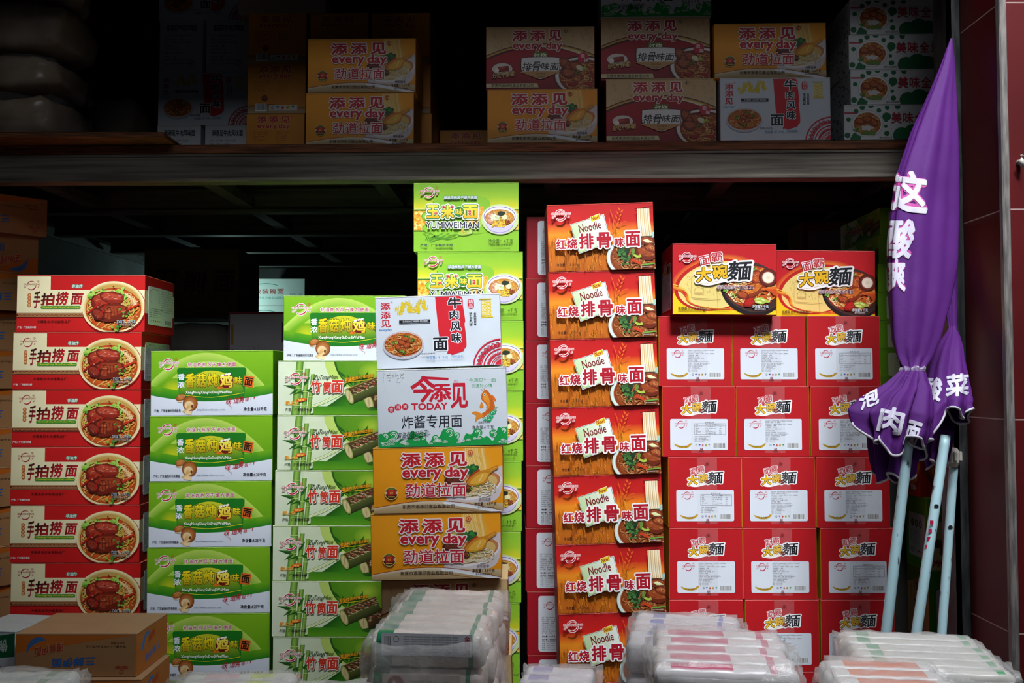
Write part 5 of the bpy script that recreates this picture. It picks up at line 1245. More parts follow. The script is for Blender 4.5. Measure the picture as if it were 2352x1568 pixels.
def sack(name, loc, w_, d_, h_, seed, mat, label, group=None, yaw=0, wrap=None, puff=.02, cat='sack'):
    V, Fc = lump(w_, d_, h_, seed, puff)
    o = link(name, mesh(name, V, Fc, mat, None, True), None, loc, (0, 0, math.radians(yaw)))
    tag(o, label, cat, group)
    if wrap:
        V, Fc = lump(w_ + .012, d_ + .012, h_ + .004, seed + 3, puff * 1.2)
        link('plastic_wrap', mesh('plastic_wrap', V, Fc, wrap, None, True), o)
    return o
bz = SHELF + .018
board = MB().box(-1.62, 2.96, SHELF + .0005, -1.045, 3.38, bz, ch=.003).build('plywood_board', M_PLY, rot=(0, 0, 0)); tag(board, 'loose plywood board lying on the shelf under the wrapped sacks', 'board')
zz = bz + .001
for i, (h_, w_, dx) in enumerate(((.132, .30, 0), (.106, .29, .0), (.15, .32, .01), (.14, .30, .01))):
    sack('snack_sack', (at(60 + dx * 100, 200, 3.15).x, 3.17, zz), w_, .3, h_, i + 1, M_SACK, 'plastic-wrapped snack sack on the shelf at the left edge, %s' % ('lowest of the pile', 'second from the bottom', 'third from the bottom', 'on top of the pile')[i], 'plastic-wrapped sacks', wrap=M_CLEAR, puff=.028)
    zz += h_ + .022
sack('jute_sack', (at(246, 200, 3.5).x, 3.54, SHELF + .001), .27, .2, .27, 9, M_SACK2, 'dark slumped sack behind the wrapped snack sacks on the shelf', puff=.03)

# ------------------------------------------------------------------ dim things at the back of the shop
def art_sliced():
    a = Art(800, 640, 51, C('6E5A3C'))
    for i, t in enumerate('刀削面'): a.text(t, 90 + i * 250, 190, 180, 220, C('241A14'), 0.03, (), .1)
    a.text('SLICED NOODLES', 100, 430, 600, 60, C('4A3624'), 0.02); a.text('净重：400克×10包', 120, 530, 540, 46, C('4A3624')); a.text('山西特产', 260, 60, 260, 44, C('7A2A1C'))
    return a
kind('sliced', .40, .29, .34, '6E5A3C', art_sliced(), lid='705C40')
Yb = 4.2; zb = at(400, 735, Yb).z
carton('sliced', at(428, 700, Yb).x + .02, Yb, zb + .012, 0, 0, 'dark brown carton lettered with large brush characters, in the gloom at the back', None, name='noodle_carton')
zz = zb
for i in range(3):
    zz -= .15
    sack('woven_sack', (at(430, 770, Yb).x, Yb + .15, zz), .40, .34, .138, 20 + i, M_BAG, 'white woven flour sack under the dark carton, %s' % ('topmost', 'second down', 'third down')[i], 'white woven flour sacks', puff=.022)
PLINTHS.append((at(430, 770, Yb).x - .2, at(430, 770, Yb).x + .2, Yb + .02, Yb + .3, zz - .002))
def art_teal():
    a = Art(760, 470, 52, C('D8E2DE')); a.line(bez((20, 110), (140, 60), (260, 70), (360, 110)), 12, C('2A8A80'))
    for i, t in enumerate('软装碗面'): a.text(t, 20 + i * 112, 170, 96, 96, C('B04A48'), 0.04)
    a.text('山西东方食品有限公司', 30, 310, 480, 50, C('4AA89A'), .01); a.text('净含量：120克', 540, 250, 190, 40, C('607070')); return a
kind('teal', .30, .155, .30, 'D8E2DE', art_teal(), lid='E0E8E4')
stack('teal', 5.75, [581, 577, 577, 577], top=640, n=4, what='pale carton lit by the rear tube', where=' of the far back stack', group='pale bowl noodle cartons')
PU = Art(600, 500, 53, C('C9C2CC')); PU.rect(0, 0, 600, 14, C('A01838')); PU.rect(0, 0, 14, 500, C('A01838')); PU.rect(586, 0, 600, 500, C('A01838')); PU.rect(24, 110, 50, 300, C('C88A2A')); PU.rect(24, 340, 50, 480, C('D0701C')); PU.rect(530, 90, 556, 280, C('50405A')); PU.ring(370, 430, 34, 34, 5, C('605868'))
for i in range(4): PU.line([(170 + i * 44, 360 - i * 20), (170 + i * 44, 480)], 5, C('706874'))
kind('purple_white', .245, .22, .26, 'C9C2CC', PU, lid='B03048')
stack('purple_white', 4.0, [524, 524, 524, 524, 524], top=716, n=4, what='dim white carton with crimson frame', where=' behind the bamboo stack', group='dim white cartons with crimson frame')
kind('dark_red', .262, .131, .21, '7A1018', None, lid='8A1820')
DR = Art(300, 150, 54, C('8A141C')); DR.rect(20, 40, 280, 140, C('8E8A98')); KINDS['dark_red']['front'] = DR
stack('dark_red', 3.75, [1845, 1842, 1842, 1842, 1842, 1842, 1842], top=508, n=7, what='dim red carton far behind the big bowl cartons', where=' of its stack', group='dim red cartons')

# kraft cartons along the left wall
Yk = 3.10
kxs = [at(109, 480, 3.35).x, at(92, 560, 3.36).x, at(106, 640, 3.33).x, at(95, 730, 3.34).x, at(90, 820, 3.34).x, at(90, 900, 3.34).x, at(90, 1000, 3.34).x, at(90, 1100, 3.34).x, at(90, 1150, 3.34).x] + [at(88, 1200, 3.34).x] * 5
ztop = at(109, 450, 3.35).z - .014; ks = KINDS['kraft_big']
for i, xr in enumerate(kxs):
    yaw = math.radians((50, 47, 52, 49, 51, 48, 50)[i % 7])
    ex, ey = math.cos(yaw), math.sin(yaw)
    carton('kraft_big' if i != 1 else 'kraft_flip', xr - ex * .18, 3.35 - ey * .18, ztop - (i + 1) * (ks['H'] + GAP), 0, yaw, 'orange and brown kraft carton turned along the left wall, %s' % ('topmost' if i == 0 else ORD[min(i, 10)] + ' from the top' if i < 11 else ('third from the floor', 'second from the floor', 'lowest')[i - 11]), 'kraft cartons along the left wall')
PLINTHS.append((-1.86, -1.62, 3.12, 3.34, ztop - 14 * (ks['H'] + GAP) - .002))

# cartons behind the umbrella poles
def art_taro():
    a = Art(500, 760, 55, C('4E9A20')); a.poly([(0, 260), (500, 200), (500, 760), (0, 760)], C('D8D49A')); logo(a, 60, 90, 330, 190, C('B8242C'))
    for x, y in ((120, 500), (260, 470), (180, 590), (320, 560)):
        a.rrect(x - 90, y - 60, x + 50, y + 30, 40, C('7A5A34'), .3); a.ell(x + 40, y - 6, 46, 52, C('E8EEDC'), 22, .2)
    a.text('净含量 2.5', 30, 650, 430, 76, C('B03A24'), .02); return a
def art_white_label(t, c):
    a = Art(500, 760, 56, C(c)); a.rrect(60, 190, 440, 660, 22, C('C9CCD2')); 
    for i, u in enumerate(t): a.ell(150 + i * 95, 300, 36, 44, C('4A4A3C'), 20); a.text(u, 128 + i * 95, 276, 44, 48, C('DADAD0'), .02)
    nutrition(a, 90, 380, 300, 520); a.barcode(90, 560, 200, 640); icons(a, 260, 600, 34); return a
def art_huai():
    a = Art(500, 760, 57, C('C8A070')); a.poly([(0, 0), (500, 0), (500, 60), (0, 200)], C('6A7A2A'))
    for i, t in enumerate('淮山面'): a.text(t, 150, 150 + i * 130, 130, 110, C('8A3A1C'), .03)
    a.line(smooth([(120, 200), (80, 300), (110, 420), (90, 520), (160, 580), (300, 560), (330, 420), (300, 200), (220, 120)], 4, True), 14, C('A06A3A')); return a
def art_rib_bowl():
    a = Art(500, 760, 58, C('9A1C18')); a.ell(280, 420, 260, 300, C('6A2A1A'), 40); bowl_food(a, 280, 420, 220, 250, C('A84A20'), [C('C8803A'), C('B0642A')], 60, 12); a.text('川丰', 300, 640, 110, 60, WHITE); return a
kind('taro', .184, .213, .157, '4E9A20', art_taro(), left=art_white_label('三宝面', '5A9A2A'), lid='7AB040')
kind('huai', .184, .213, .157, '4E9A20', art_white_label('杂粮面', '4E9A20'), left=art_huai(), lid='7AB040')
kind('rib_bowl', .184, .213, .157, '9A1C18', art_rib_bowl(), left=art_rib_bowl(), lid='A03028')
zt = at(2130, 1142, 2.95).z; xj = at(2130, 1200, 2.95).x + .092
hj = KINDS['taro']['H'] + GAP
carton('rib_bowl', xj - .02, 2.95, zt, 0, 0, 'dark red carton with meat bowl, partly hidden behind the umbrella poles', None)
carton('taro', xj, 2.95, zt - hj, 0, 0, 'green carton picturing cut yam roots, behind the umbrella poles', None)
carton('huai', xj, 2.95, zt - 2 * hj, 0, 0, 'green carton with tan side and white panel, behind the poles, near the bottom', None)
PLINTHS.append((xj - .08, xj + .08, 2.96, 3.08, zt - 2 * hj - .002))

# ------------------------------------------------------------------ foreground: display stand with kraft cartons and noodle bundles
M_WOOD = noise_mat('worn_wood', C('4A3A2C'), C('6E5844'), 6, 0.7, 6, 0.1, (1, 8, 8))
TBL = .742
st = MB().box(-1.6, 1.56, TBL - .03, .50, 2.46, TBL, ch=.003).build('display_stand', M_WOOD)
tag(st, 'low wooden display stand under the wrapped noodle bundles', 'stand')
for x in (-1.5, -.4, .46):
    for y in (1.62, 2.4): MB().box(x - .025, y - .025, 0, x + .025, y + .025, TBL - .03).build('leg', M_WOOD, st)
st2 = MB().box(.53, 1.5, TBL - .03, 1.16, 2.13, TBL, ch=.003).build('display_stand', M_WOOD)
tag(st2, 'low wooden stand under the two rightmost noodle bundles', 'stand')
for x in (.57, 1.12):
    for y in (1.56, 2.08): MB().box(x - .025, y - .025, 0, x + .025, y + .025, TBL - .03).build('leg', M_WOOD, st2)
def riser(x0, y0, x1, y1, z): MB().box(x0, y0, TBL, x1, y1, z - .001).build('riser_block', M_WOOD, st if x0 < .5 else st2)

zk = at(170, 1554, 2.25).z
xk = at(35, 1500, 2.25).x + .2706 / 2
hk = KINDS['kraft']['H'] + GAP
carton('kraft', xk, 2.25, zk, 0, 0, 'upside-down kraft carton with orange corner, on top at the lower left', 'kraft cartons at the lower left')
carton('kraft', xk + .018, 2.23, zk - hk, 0, math.radians(1.5), 'kraft carton directly under the topmost one at the lower left', 'kraft cartons at the lower left')
riser(xk - .1, 2.26, xk + .12, 2.42, zk - hk)
GW = Art(420, 300, 61, C('C9CFD4')); GW.poly([(0, 60), (420, 0), (420, 150), (0, 190)], C('12603A')); GW.text('佛山市面业', 20, 60, 340, 80, C('C9D4CC'), .02, (), 0, math.pi + .12); GW.text('寿面', 200, 210, 130, 70, C('8A2A30'), .02, (), .2, math.pi)
kind('green_white', .125, .11, .16, 'C9CFD4', GW, lid='B8C0C4')
carton('green_white', at(-124, 1500, 2.3).x + .10, 2.30, at(0, 1540, 2.3).z - .02, 0, math.radians(-8), 'white and green carton cut off by the left edge', None, name='noodle_carton')
riser(at(-124, 1500, 2.3).x + .02, 2.32, at(-124, 1500, 2.3).x + .14, 2.42, at(0, 1540, 2.3).z - .022)

def packet_mesh(L_, d_, h_, bands, base, seed):
    """a stick-noodle packet along x: rounded section, pinched ends, printed bands (from, to, colour, coverage)"""
    rnd = random.Random(seed); V, Fc, cs = [], [], []
    n = 20
    xs = sorted(set([0, .012, .04, .08, .92, .96, .988, 1] + [b_[0] for b_ in bands] + [b_[1] for b_ in bands] + [b_[0] - .001 for b_ in bands] + [b_[1] + .001 for b_ in bands] + [i / 12.0 for i in range(1, 12)]))
    for u in xs:
        e = min(u, 1 - u); k = .55 if e <= 0 else .8 if e < .02 else .95 if e < .05 else 1.0
        for i in range(n):
            t = 2 * math.pi * i / n; c_, s_ = math.cos(t), math.sin(t)
            y = math.copysign(abs(c_) ** .55, c_) * d_ / 2 * k; z = math.copysign(abs(s_) ** .55, s_) * h_ / 2 * k
            wob = 1 + .03 * math.sin(u * 23 + i + seed)
            V.append((u * L_ - L_ / 2, y * wob, z * wob + h_ / 2))
            c = base
            for (a_, b_, cc, ph) in bands:
                if a_ <= u <= b_ and (ph is None or math.sin(t + ph) > -.2): c = cc
            cs.append(c)
    m_ = len(xs)
    for j in range(m_ - 1):
        for i in range(n):
            i2 = (i + 1) % n; Fc.append([j * n + i, (j + 1) * n + i, (j + 1) * n + i2, j * n + i2])
    Fc += [list(range(n)), [(m_ - 1) * n + i for i in range(n)][::-1]]
    return mesh('noodle_packet', V, Fc, M_FILM, cs, True)

def wrap_mesh(L_, D, H, seed, puff=.012, nd=7):
    V, Fc = [], []
    nx, ny, nz_ = 30, 24, 14
    idx = {}
    def pt(i, j, k):
        key = (i, j, k)
        if key in idx: return idx[key]
        u, v, w_ = i / nx * 2 - 1, j / ny * 2 - 1, k / nz_
        p = Vector((u * L_ / 2, v * D / 2, w_ * H))
        o = Vector((0, 0, 0))
        if i in (0, nx): o.x = math.copysign(1, u)
        if j in (0, ny): o.y = math.copysign(1, v)
        if k == nz_: o.z = 1
        e = noise.noise(p * 9 + Vector((seed * 5.1, 0, 0))) * puff + noise.noise(p * 34 + Vector((seed, 3, 0))) * puff * .25
        if k == nz_: e -= abs(math.sin(math.pi * (v + 1) / 2 * nd)) ** 6 * 0 + .004 * (abs(math.cos(math.pi * (v + 1) / 2 * nd)) ** 4)
        if o.x: e += puff * .5 * math.sin(w_ * 5 + v * 3 + seed)
        p += o * (e + .004)
        r = (abs(u) > .9) + (abs(v) > .9) + (w_ > .9)
        if r >= 2: p -= Vector((math.copysign(.008, u) if abs(u) > .9 else 0, math.copysign(.007, v) if abs(v) > .9 else 0, .008 if w_ > .9 else 0))
        if k == 0: p.z = 0.0012
        idx[key] = len(V); V.append(p); return idx[key]
    for i in range(nx):
        for j in range(ny): Fc.append([pt(i, j, nz_), pt(i + 1, j, nz_), pt(i + 1, j + 1, nz_), pt(i, j + 1, nz_)])
        for k in range(nz_): Fc.append([pt(i, 0, k), pt(i + 1, 0, k), pt(i + 1, 0, k + 1), pt(i, 0, k + 1)]); Fc.append([pt(i + 1, ny, k), pt(i, ny, k), pt(i, ny, k + 1), pt(i + 1, ny, k + 1)])
    for j in range(ny):
        for k in range(nz_): Fc.append([pt(0, j + 1, k), pt(0, j, k), pt(0, j, k + 1), pt(0, j + 1, k + 1)]); Fc.append([pt(nx, j, k), pt(nx, j + 1, k), pt(nx, j + 1, k + 1), pt(nx, j, k + 1)])
    return mesh('plastic_wrap', V, Fc, M_WRAP, None, True)

GRN, PNK, BLU, ORG, CRM = C('1F7A50'), C('C85A78'), C('6A74B8'), C('D8703C'), C('D9CDBF')
def bundle(px, Y, ztop, yaw, n, layers, L_, d_, h_, bands, base, label, seed, tilt=0.0, wrap_puff=.012, front_label=None, px_is='left'):
    """noodle packets side by side in layers inside one milky plastic wrap; (px, Y, ztop) = front-left top corner"""
    H = layers * h_; D = n * d_
    yw = math.radians(yaw); z0 = ztop - H - .004
    xl = px_x(px, Y, ztop)
    ex, ey = Vector((math.cos(yw), math.sin(yw), 0)), Vector((-math.sin(yw), math.cos(yw), 0))
    c = Vector((xl, Y, z0)) + ex * L_ / 2 + ey * D / 2
    root = bpy.data.objects.new('noodle_bundle', None); COL.objects.link(root); root.location = c; root.rotation_euler = (0, 0, yw)
    tag(root, label, 'noodle bundle', 'wrapped stick-noodle bundles')
    ms = [packet_mesh(L_, d_ * .98, h_ * .97, bands, base, seed + q) for q in range(3)]
    first = None
    for l in range(layers):
        for i in range(n):
            if l < layers - 1 and i not in (0, n - 1) and l > 0: pass
            o = link('noodle_packet', ms[(i + l) % 3], root, ((random.Random(seed * 31 + i * 7 + l).uniform(-.006, .006)), -D / 2 + d_ * (i + .5), .002 + l * h_))
            if l == layers - 1 and i == 0: first = o
            if front_label and l == layers - 2 and i == 0: p1_front(o)
    if front_label: front_label(first)
    link('plastic_wrap', wrap_mesh(L_ + .02, D + .006, H + .004, seed, wrap_puff, n), root)
    riser(c.x - L_ * .3, c.y - D * .3, c.x + L_ * .3, c.y + D * .3, z0)
    return root

def p1_label(o):
    a = Art(860, 190, 71, C('D0D2D8')); a.barcode(20, 24, 90, 160); a.ring(140, 50, 26, 26, 4, C('40404A'), 20)
    r = random.Random(5)
    for cidx in range(8):
        for k in range(7): a.text('配料小麦粉食用盐净重产品标准号执行地址电话传真食用方法煮沸'[r.randrange(0, 22):][:7], 210 + cidx * 66, 22 + k * 21, 58, 13, C('50505C'), 0, (), 0, 0)
    for i, t in enumerate('金沙河'): a.text(t, 785, 14 + i * 54, 56, 50, C('B82038'), .03)
    p = link('label_panel', panel('label_panel', a, .175, .042, M_LABEL), o, (.0, -.0305, .047), (math.radians(0), 0, 0)); p['label'] = 'white information label with barcode'
def p1_front(o):
    a = Art(860, 260, 72, C('D6C9BF')); a.ell(150, 110, 105, 105, C('C8A49C'), 30); a.ell(150, 110, 92, 92, C('8E3A34'), 30)
    for k in range(7): a.leaf(150, 110, 60, 2.6 + k * .3, 9, C('DCC8BC'))
    a.text('原味挂面', 300, 90, 250, 84, C('3A3A3E'), .02, (), 0, math.pi); a.text('净含量：1千克', 570, 70, 200, 44, C('6A625E'), 0, (), 0, math.pi); a.text('JINSHA RIVER NOODLES', 300, 56, 250, 20, C('8E8480'), 0, (), 0, math.pi)
    p = link('label_panel', panel('label_panel', a, .15, .05, M_LABEL), o, (-.005, -.0305, .036)); p['label'] = 'printed panel with red wheat emblem'
def t_at(py, Y): return at(1176, py, Y).z
b1 = [(.06, .20, GRN, None), (.20, .34, GRN, 2.2), (.86, .90, GRN, None)]
bundle(848, 1.93, t_at(1447, 1.93), -5, 7, 3, .222, .060, .070, b1, C('D6C9BF'), 'noodle bundle with green bands and a white label, standing before the tan carton', 1, front_label=p1_label)
bundle(1436, 2.07, t_at(1467, 2.07), -12, 5, 3, .235, .055, .070, [(.18, .30, BLU, 1.2), (.8, .84, BLU, 1)], C('D4CED2'), 'noodle bundle with pale blue bands, behind the pink-banded one', 2)
bundle(1500, 1.72, t_at(1528, 1.72), -8, 5, 2, .245, .058, .065, [(.12, .55, PNK, 1.3), (.8, .85, PNK, 1)], C('DAD4D4'), 'noodle bundle with pink bands, in front of the red carton columns', 3)
bundle(1940, 1.56, t_at(1579, 1.58), -7, 4, 2, .19, .052, .055, [(.2, .85, ORG, 1.3)], C('D6D2D0'), 'noodle bundle with orange patches, between the pink and the green bundle', 4)
bundle(1978, 1.84, t_at(1531, 1.84), -9, 6, 2, .27, .050, .06, [(.13, .22, C('5AA070'), 1.4), (.88, .93, C('5AA070'), 1.2)], C('CFCBC4'), 'noodle bundle with thin green bands, below the umbrella poles', 5)
bundle(1180, 1.98, t_at(1596, 1.98), -8, 4, 2, .15, .058, .060, [(.12, .4, C('8A80B8'), 1.3)], C('D2CED4'), 'noodle bundle with lilac patch, just right of the green-banded bundle', 6)
bundle(-150, 1.92, t_at(1610, 1.92), 2, 4, 2, .195, .055, .055, [(.7, .8, C('7AA888'), 1.2)], C('CCD2CC'), 'noodle bundle at the lower left corner, before the kraft cartons', 7)
bundle(352, 1.92, t_at(1616, 1.92), 3, 4, 2, .235, .055, .055, [(.2, .5, C('D8A8B8'), 1.3), (.6, .8, C('C8D07A'), 1.4)], C('D4D2CE'), 'noodle bundle with pink and yellow patches, before the green mushroom cartons', 8)
bundle(664, 1.78, t_at(1597, 1.78), 0, 2, 2, .125, .05, .055, [(.2, .4, C('9AC0A0'), 1.3)], C('D4D2CE'), 'short noodle bundle just left of the green-banded bundle', 9)
# ------------------------------------------------------------------ folded purple umbrellas against the door rail
def cloth_mat():
    m, nt, b = newmat('purple_umbrella_cloth')
    L = nt.links.new
    tc = nt.nodes.new('ShaderNodeTexCoord'); nz = nt.nodes.new('ShaderNodeTexNoise'); nz.inputs['Scale'].default_value = 6; nz.inputs['Detail'].default_value = 7
    cr = nt.nodes.new('ShaderNodeValToRGB'); cr.color_ramp.elements[0].position = .3; cr.color_ramp.elements[1].position = .7
    cr.color_ramp.elements[0].color = (*C('43195A'), 1); cr.color_ramp.elements[1].color = (*C('4E2067'), 1)
    wv = nt.nodes.new('ShaderNodeTexNoise'); wv.inputs['Scale'].default_value = 22; wv.inputs['Detail'].default_value = 5
    bp = nt.nodes.new('ShaderNodeBump'); bp.inputs['Strength'].default_value = .25; bp.inputs['Distance'].default_value = .01
    L(tc.outputs['Object'], nz.inputs['Vector']); L(nz.outputs['Fac'], cr.inputs[0]); L(cr.outputs[0], b.inputs['Base Color'])
    L(tc.outputs['Object'], wv.inputs['Vector']); L(wv.outputs['Fac'], bp.inputs['Height']); L(bp.outputs[0], b.inputs['Normal'])
    b.inputs['Roughness'].default_value = .62; b.inputs['Specular IOR Level'].default_value = .1
    return m
M_CLOTH = cloth_mat()
M_HEM = noise_mat('grey_white_piping', C('9A96A0'), C('B8B4BC'), 20, .7)
M_POLE = noise_mat('scratched_pale_blue_paint', C('3A444A'), C('A9CBD4'), 70, .35, 6, .05, (1, 1, .4), .5, lo=.29, hi=.35)
M_HUB = noise_mat('dirty_white_plastic', C('9A968E'), C('C9C5BC'), 12, .5, 6, .05)
M_HOOK = M_HUB

def umbrella_cloth(rows, seed, npl, depth_k, n=120):
    """rows: (py, px_left, px_right, Y, pleat amplitude) from tip to hem; returns ring list of points"""
    rings = []
    # resample smoothly
    S = []
    for i in range(len(rows) - 1):
        for j in range(6):
            t = j / 6.0
            S.append(tuple(rows[i][k] + (rows[i + 1][k] - rows[i][k]) * t for k in range(5)))
    S.append(rows[-1])
    T_ = len(S)
    for q, (py, xl, xr, Y, amp) in enumerate(S):
        a, b = at(xl, py, Y), at(xr, py, Y); c = (a + b) / 2; rx = (b - a).length / 2
        tw = q / T_
        R = []
        for i in range(n):
            th = 2 * math.pi * i / n
            pl = math.cos(npl * th + seed + tw * 2.2 + 1.1 * math.sin(th * 2 + seed)) * .65 + math.cos((npl * 2 + 1) * th + 1.7 * seed + tw * 3) * .35
            k = 1 + amp * (pl - .55) + .05 * noise.noise(Vector((math.cos(th) * 2, math.sin(th) * 2, tw * 9 + seed)))
            R.append(Vector((c.x + rx * k * math.cos(th), Y + rx * depth_k * k * math.sin(th), c.z)))
        # keep the silhouette width
        mn, mx_ = min(p.x for p in R), max(p.x for p in R)
        for p in R: p.x = a.x + (p.x - mn) / max(1e-6, mx_ - mn) * (b.x - a.x)
        rings.append(R)
    return rings

def cloth_mesh(rings, name, hem_wave=None):
    n = len(rings[0]); V = [p for R in rings for p in R]; Fc = []
    for j in range(len(rings) - 1):
        for i in range(n):
            i2 = (i + 1) % n; Fc.append([j * n + i, (j + 1) * n + i, (j + 1) * n + i2, j * n + i2])
    return V, Fc

def decal(tree, txts, V, Fc, midx, mi, lift):
    """lettering printed on the cloth: (text, px, py, w, h, shear, rot, bold) as seen from the street, pressed straight back onto the folds"""
    q = 0.6
    for (t, px, py, w_, h_, sh, rot, bold) in txts:
        m = 14; nx, ny = int((w_ + 2 * m) / q), int((h_ + 2 * m) / q)
        a = Art(2 * m + w_, 2 * m + h_); a.text(t, m, m, w_, h_, WHITE, bold, (), sh, rot)
        on = set()
        for pts, c, k in a.P:
            x0, x1, y0, y1 = min(p[0] for p in pts), max(p[0] for p in pts), min(p[1] for p in pts), max(p[1] for p in pts)
            for i in range(max(0, int(x0 / q) - 1), min(nx, int(x1 / q) + 2)):
                for j in range(max(0, int(y0 / q) - 1), min(ny, int(y1 / q) + 2)):
                    if (i, j) in on: continue
                    X, Y = (i + .5) * q, (j + .5) * q; ins = False
                    for e in range(len(pts)):
                        (xa, ya), (xb, yb) = pts[e - 1], pts[e]
                        if (ya > Y) != (yb > Y) and X < (xb - xa) * (Y - ya) / (yb - ya) + xa: ins = not ins
                    if ins: on.add((i, j))
        vi = {}
        def vert(i, j):
            if (i, j) not in vi:
                o = Vector((0, 0, EYE)); p = at(px - m + i * q, py - m + j * q, 2.0); hit = tree.ray_cast(o, (p - o).normalized())
                if hit[0] is None: vi[(i, j)] = None
                else:
                    nn = hit[1] if hit[1].dot(o - hit[0]) > 0 else -hit[1]
                    vi[(i, j)] = len(V); V.append(hit[0] + nn * lift * .3 + (o - hit[0]).normalized() * lift)
            return vi[(i, j)]
        for (i, j) in on:
            f = [vert(i, j), vert(i, j + 1), vert(i + 1, j + 1), vert(i + 1, j)]
            if None in f or max((V[f[e]] - V[f[e - 1]]).length for e in range(4)) > .008: continue
            Fc.append(f); midx.append(mi)

M_WHITE_INK = noise_mat('white_cloth_ink', C('A8A4B4'), C('BDB9C8'), 18, .6)
M_PINK_INK = noise_mat('pink_cloth_ink', C('9A2A7A'), C('B03A8C'), 18, .6)

def umbrella(label, upper, skirt, seed, txts, tie=None, npl=5, slope=0.0, inner=()):
    root = bpy.data.objects.new('folded_umbrella', None); COL.objects.link(root)
    root.location = at((skirt[-1][1] + skirt[-1][2]) / 2, skirt[-1][0], skirt[-1][3])
    bpy.context.view_layer.update()
    tag(root, label, 'umbrella', 'folded purple umbrellas')
    inv = Matrix.Translation(-root.location)
    rings = umbrella_cloth(upper, seed, 4, .62) + umbrella_cloth(skirt, seed + .8, npl, .66)
    # ragged hem: the last rings sag by angle
    n = len(rings[0])
    ns = (len(skirt) - 1) * 6 + 1
    for q in range(ns):
        R = rings[-ns + q]; t = (q / (ns - 1.0)) ** 2
        for i, p in enumerate(R):
            th = 2 * math.pi * i / n
            p.z += t * (.016 * math.sin(2 * th + seed * 2) + .018 * math.sin(npl * th + seed) + slope * (p.x - root.location.x))
    V, Fc = cloth_mesh(rings, 'canopy')
    midx = [0] * len(Fc)
    tree = BVHTree.FromPolygons(V, Fc)
    for pink in (True, False):
        for T_ in txts:
            t, px, py, w_, h_, sh, rot, bold, pk = T_
            if pink and pk: decal(tree, [(t, px, py, w_, h_, sh, rot, bold + .075)], V, Fc, midx, 2, 0.0010)
            if not pink: decal(tree, [(t, px, py, w_, h_, sh, rot, bold)], V, Fc, midx, 1, 0.0018)
    V = [inv @ v for v in V]
    cn = mesh('canopy', V, Fc, None, None, True, [M_CLOTH, M_WHITE_INK, M_PINK_INK], midx)
    co = link('canopy', cn, root)
    sd = co.modifiers.new('thick', 'SOLIDIFY'); sd.thickness = .0012; sd.offset = -1
    hr = [inv @ p for p in rings[-1]]
    hb_ = MB(); hb_.tube(hr + [hr[0], hr[1]], .0029, 8, caps=False); hb_.build('hem_piping', M_HEM, co, True)
    for q_, rows in enumerate(inner):
        rg = umbrella_cloth(rows, seed + 2 + q_, 3, .7)
        for R in rg:
            for i, p in enumerate(R): p.z += .014 * math.sin(2 * math.pi * i / n * 3 + seed + q_) * ((rows[0][0] * 0 + rg.index(R)) / len(rg)) ** 2
        Vi, Fi = cloth_mesh(rg, 'fold'); fo = link('inner_fold', mesh('inner_fold', [inv @ v for v in Vi], Fi, M_CLOTH, None, True), root)
        sd2 = fo.modifiers.new('thick', 'SOLIDIFY'); sd2.thickness = .0012; sd2.offset = -1
        h2 = [inv @ p for p in rg[-1]]; b2 = MB(); b2.tube(h2 + [h2[0], h2[1]], .0027, 8, caps=False); b2.build('hem_piping', M_HEM, fo, True)
    if tie:
        tr = []
        for dz in (-.008, -.004, 0, .004, .008):
            k = 1.06 + .05 * math.sin(dz * 500)
            R = rings[len(rings) - ns]; c = sum(R, Vector()) / len(R)
            tr.append([inv @ Vector((c.x + (p.x - c.x) * k, c.y + (p.y - c.y) * k, c.z + dz + .0025 * math.sin(i * .3))) for i, p in enumerate(R)])
        Vt, Ft = cloth_mesh(tr, 'tie'); link('plastic_tie', mesh('plastic_tie', Vt, Ft, M_TIE, None, True), root)
    return root, inv
M_TIE = film('crinkled_clear_tape', (0.82, 0.76, 0.88), .32, .15, 1.0, 60)

def pole(root, inv, p0, p1, r, holes=(), marks=()):
    a, b = inv @ p0, inv @ p1
    mb = MB(); k = 20; pts = [a + (b - a) * (i / k) for i in range(k + 1)]
    mb.tube(pts, r, 20); po = mb.build('pole', M_POLE, root, True)
    d = (b - a).normalized()
    for t in holes:
        p = a + (b - a) * t + Vector((-.2 * r, -r * .99, 0)); h = MB(); h.tube([p, p + Vector((0, -.0012, 0))], .0055, 12); h.build('bolt_hole', M_HOLE, root)
    return po
M_HOLE = noise_mat('dark_hole', C('0A0A0C'), C('16161A'), 10, .9)

Yu = 2.419
up1 = [(88, 2183, 2187, 2.540, 0), (140, 2164, 2192, 2.532, .05), (200, 2141, 2194, 2.523, .12), (300, 2098, 2196, 2.506, .16), (400, 2066, 2196, 2.488, .16), (500, 2047, 2197, 2.471, .15), (600, 2040, 2194, 2.453, .14), (700, 2042, 2182, 2.427, .13), (780, 2048, 2160, 2.401, .14), (822, 2058, 2142, 2.384, .22)]
sk1 = [(850, 2068, 2122, 2.366, 0.3), (880, 2034, 2130, 2.358, 0.32), (915, 1978, 2140, 2.340, 0.34), (950, 1952, 2146, 2.323, 0.36), (985, 1958, 2146, 2.314, 0.4), (1015, 1966, 2144, 2.305, 0.44)]
in1 = [(860, 2066, 2124, 2.366, 0.2), (930, 2018, 2126, 2.358, 0.3), (1000, 1998, 2120, 2.349, 0.36), (1060, 2004, 2112, 2.340, 0.4), (1096, 2012, 2104, 2.332, 0.44)]
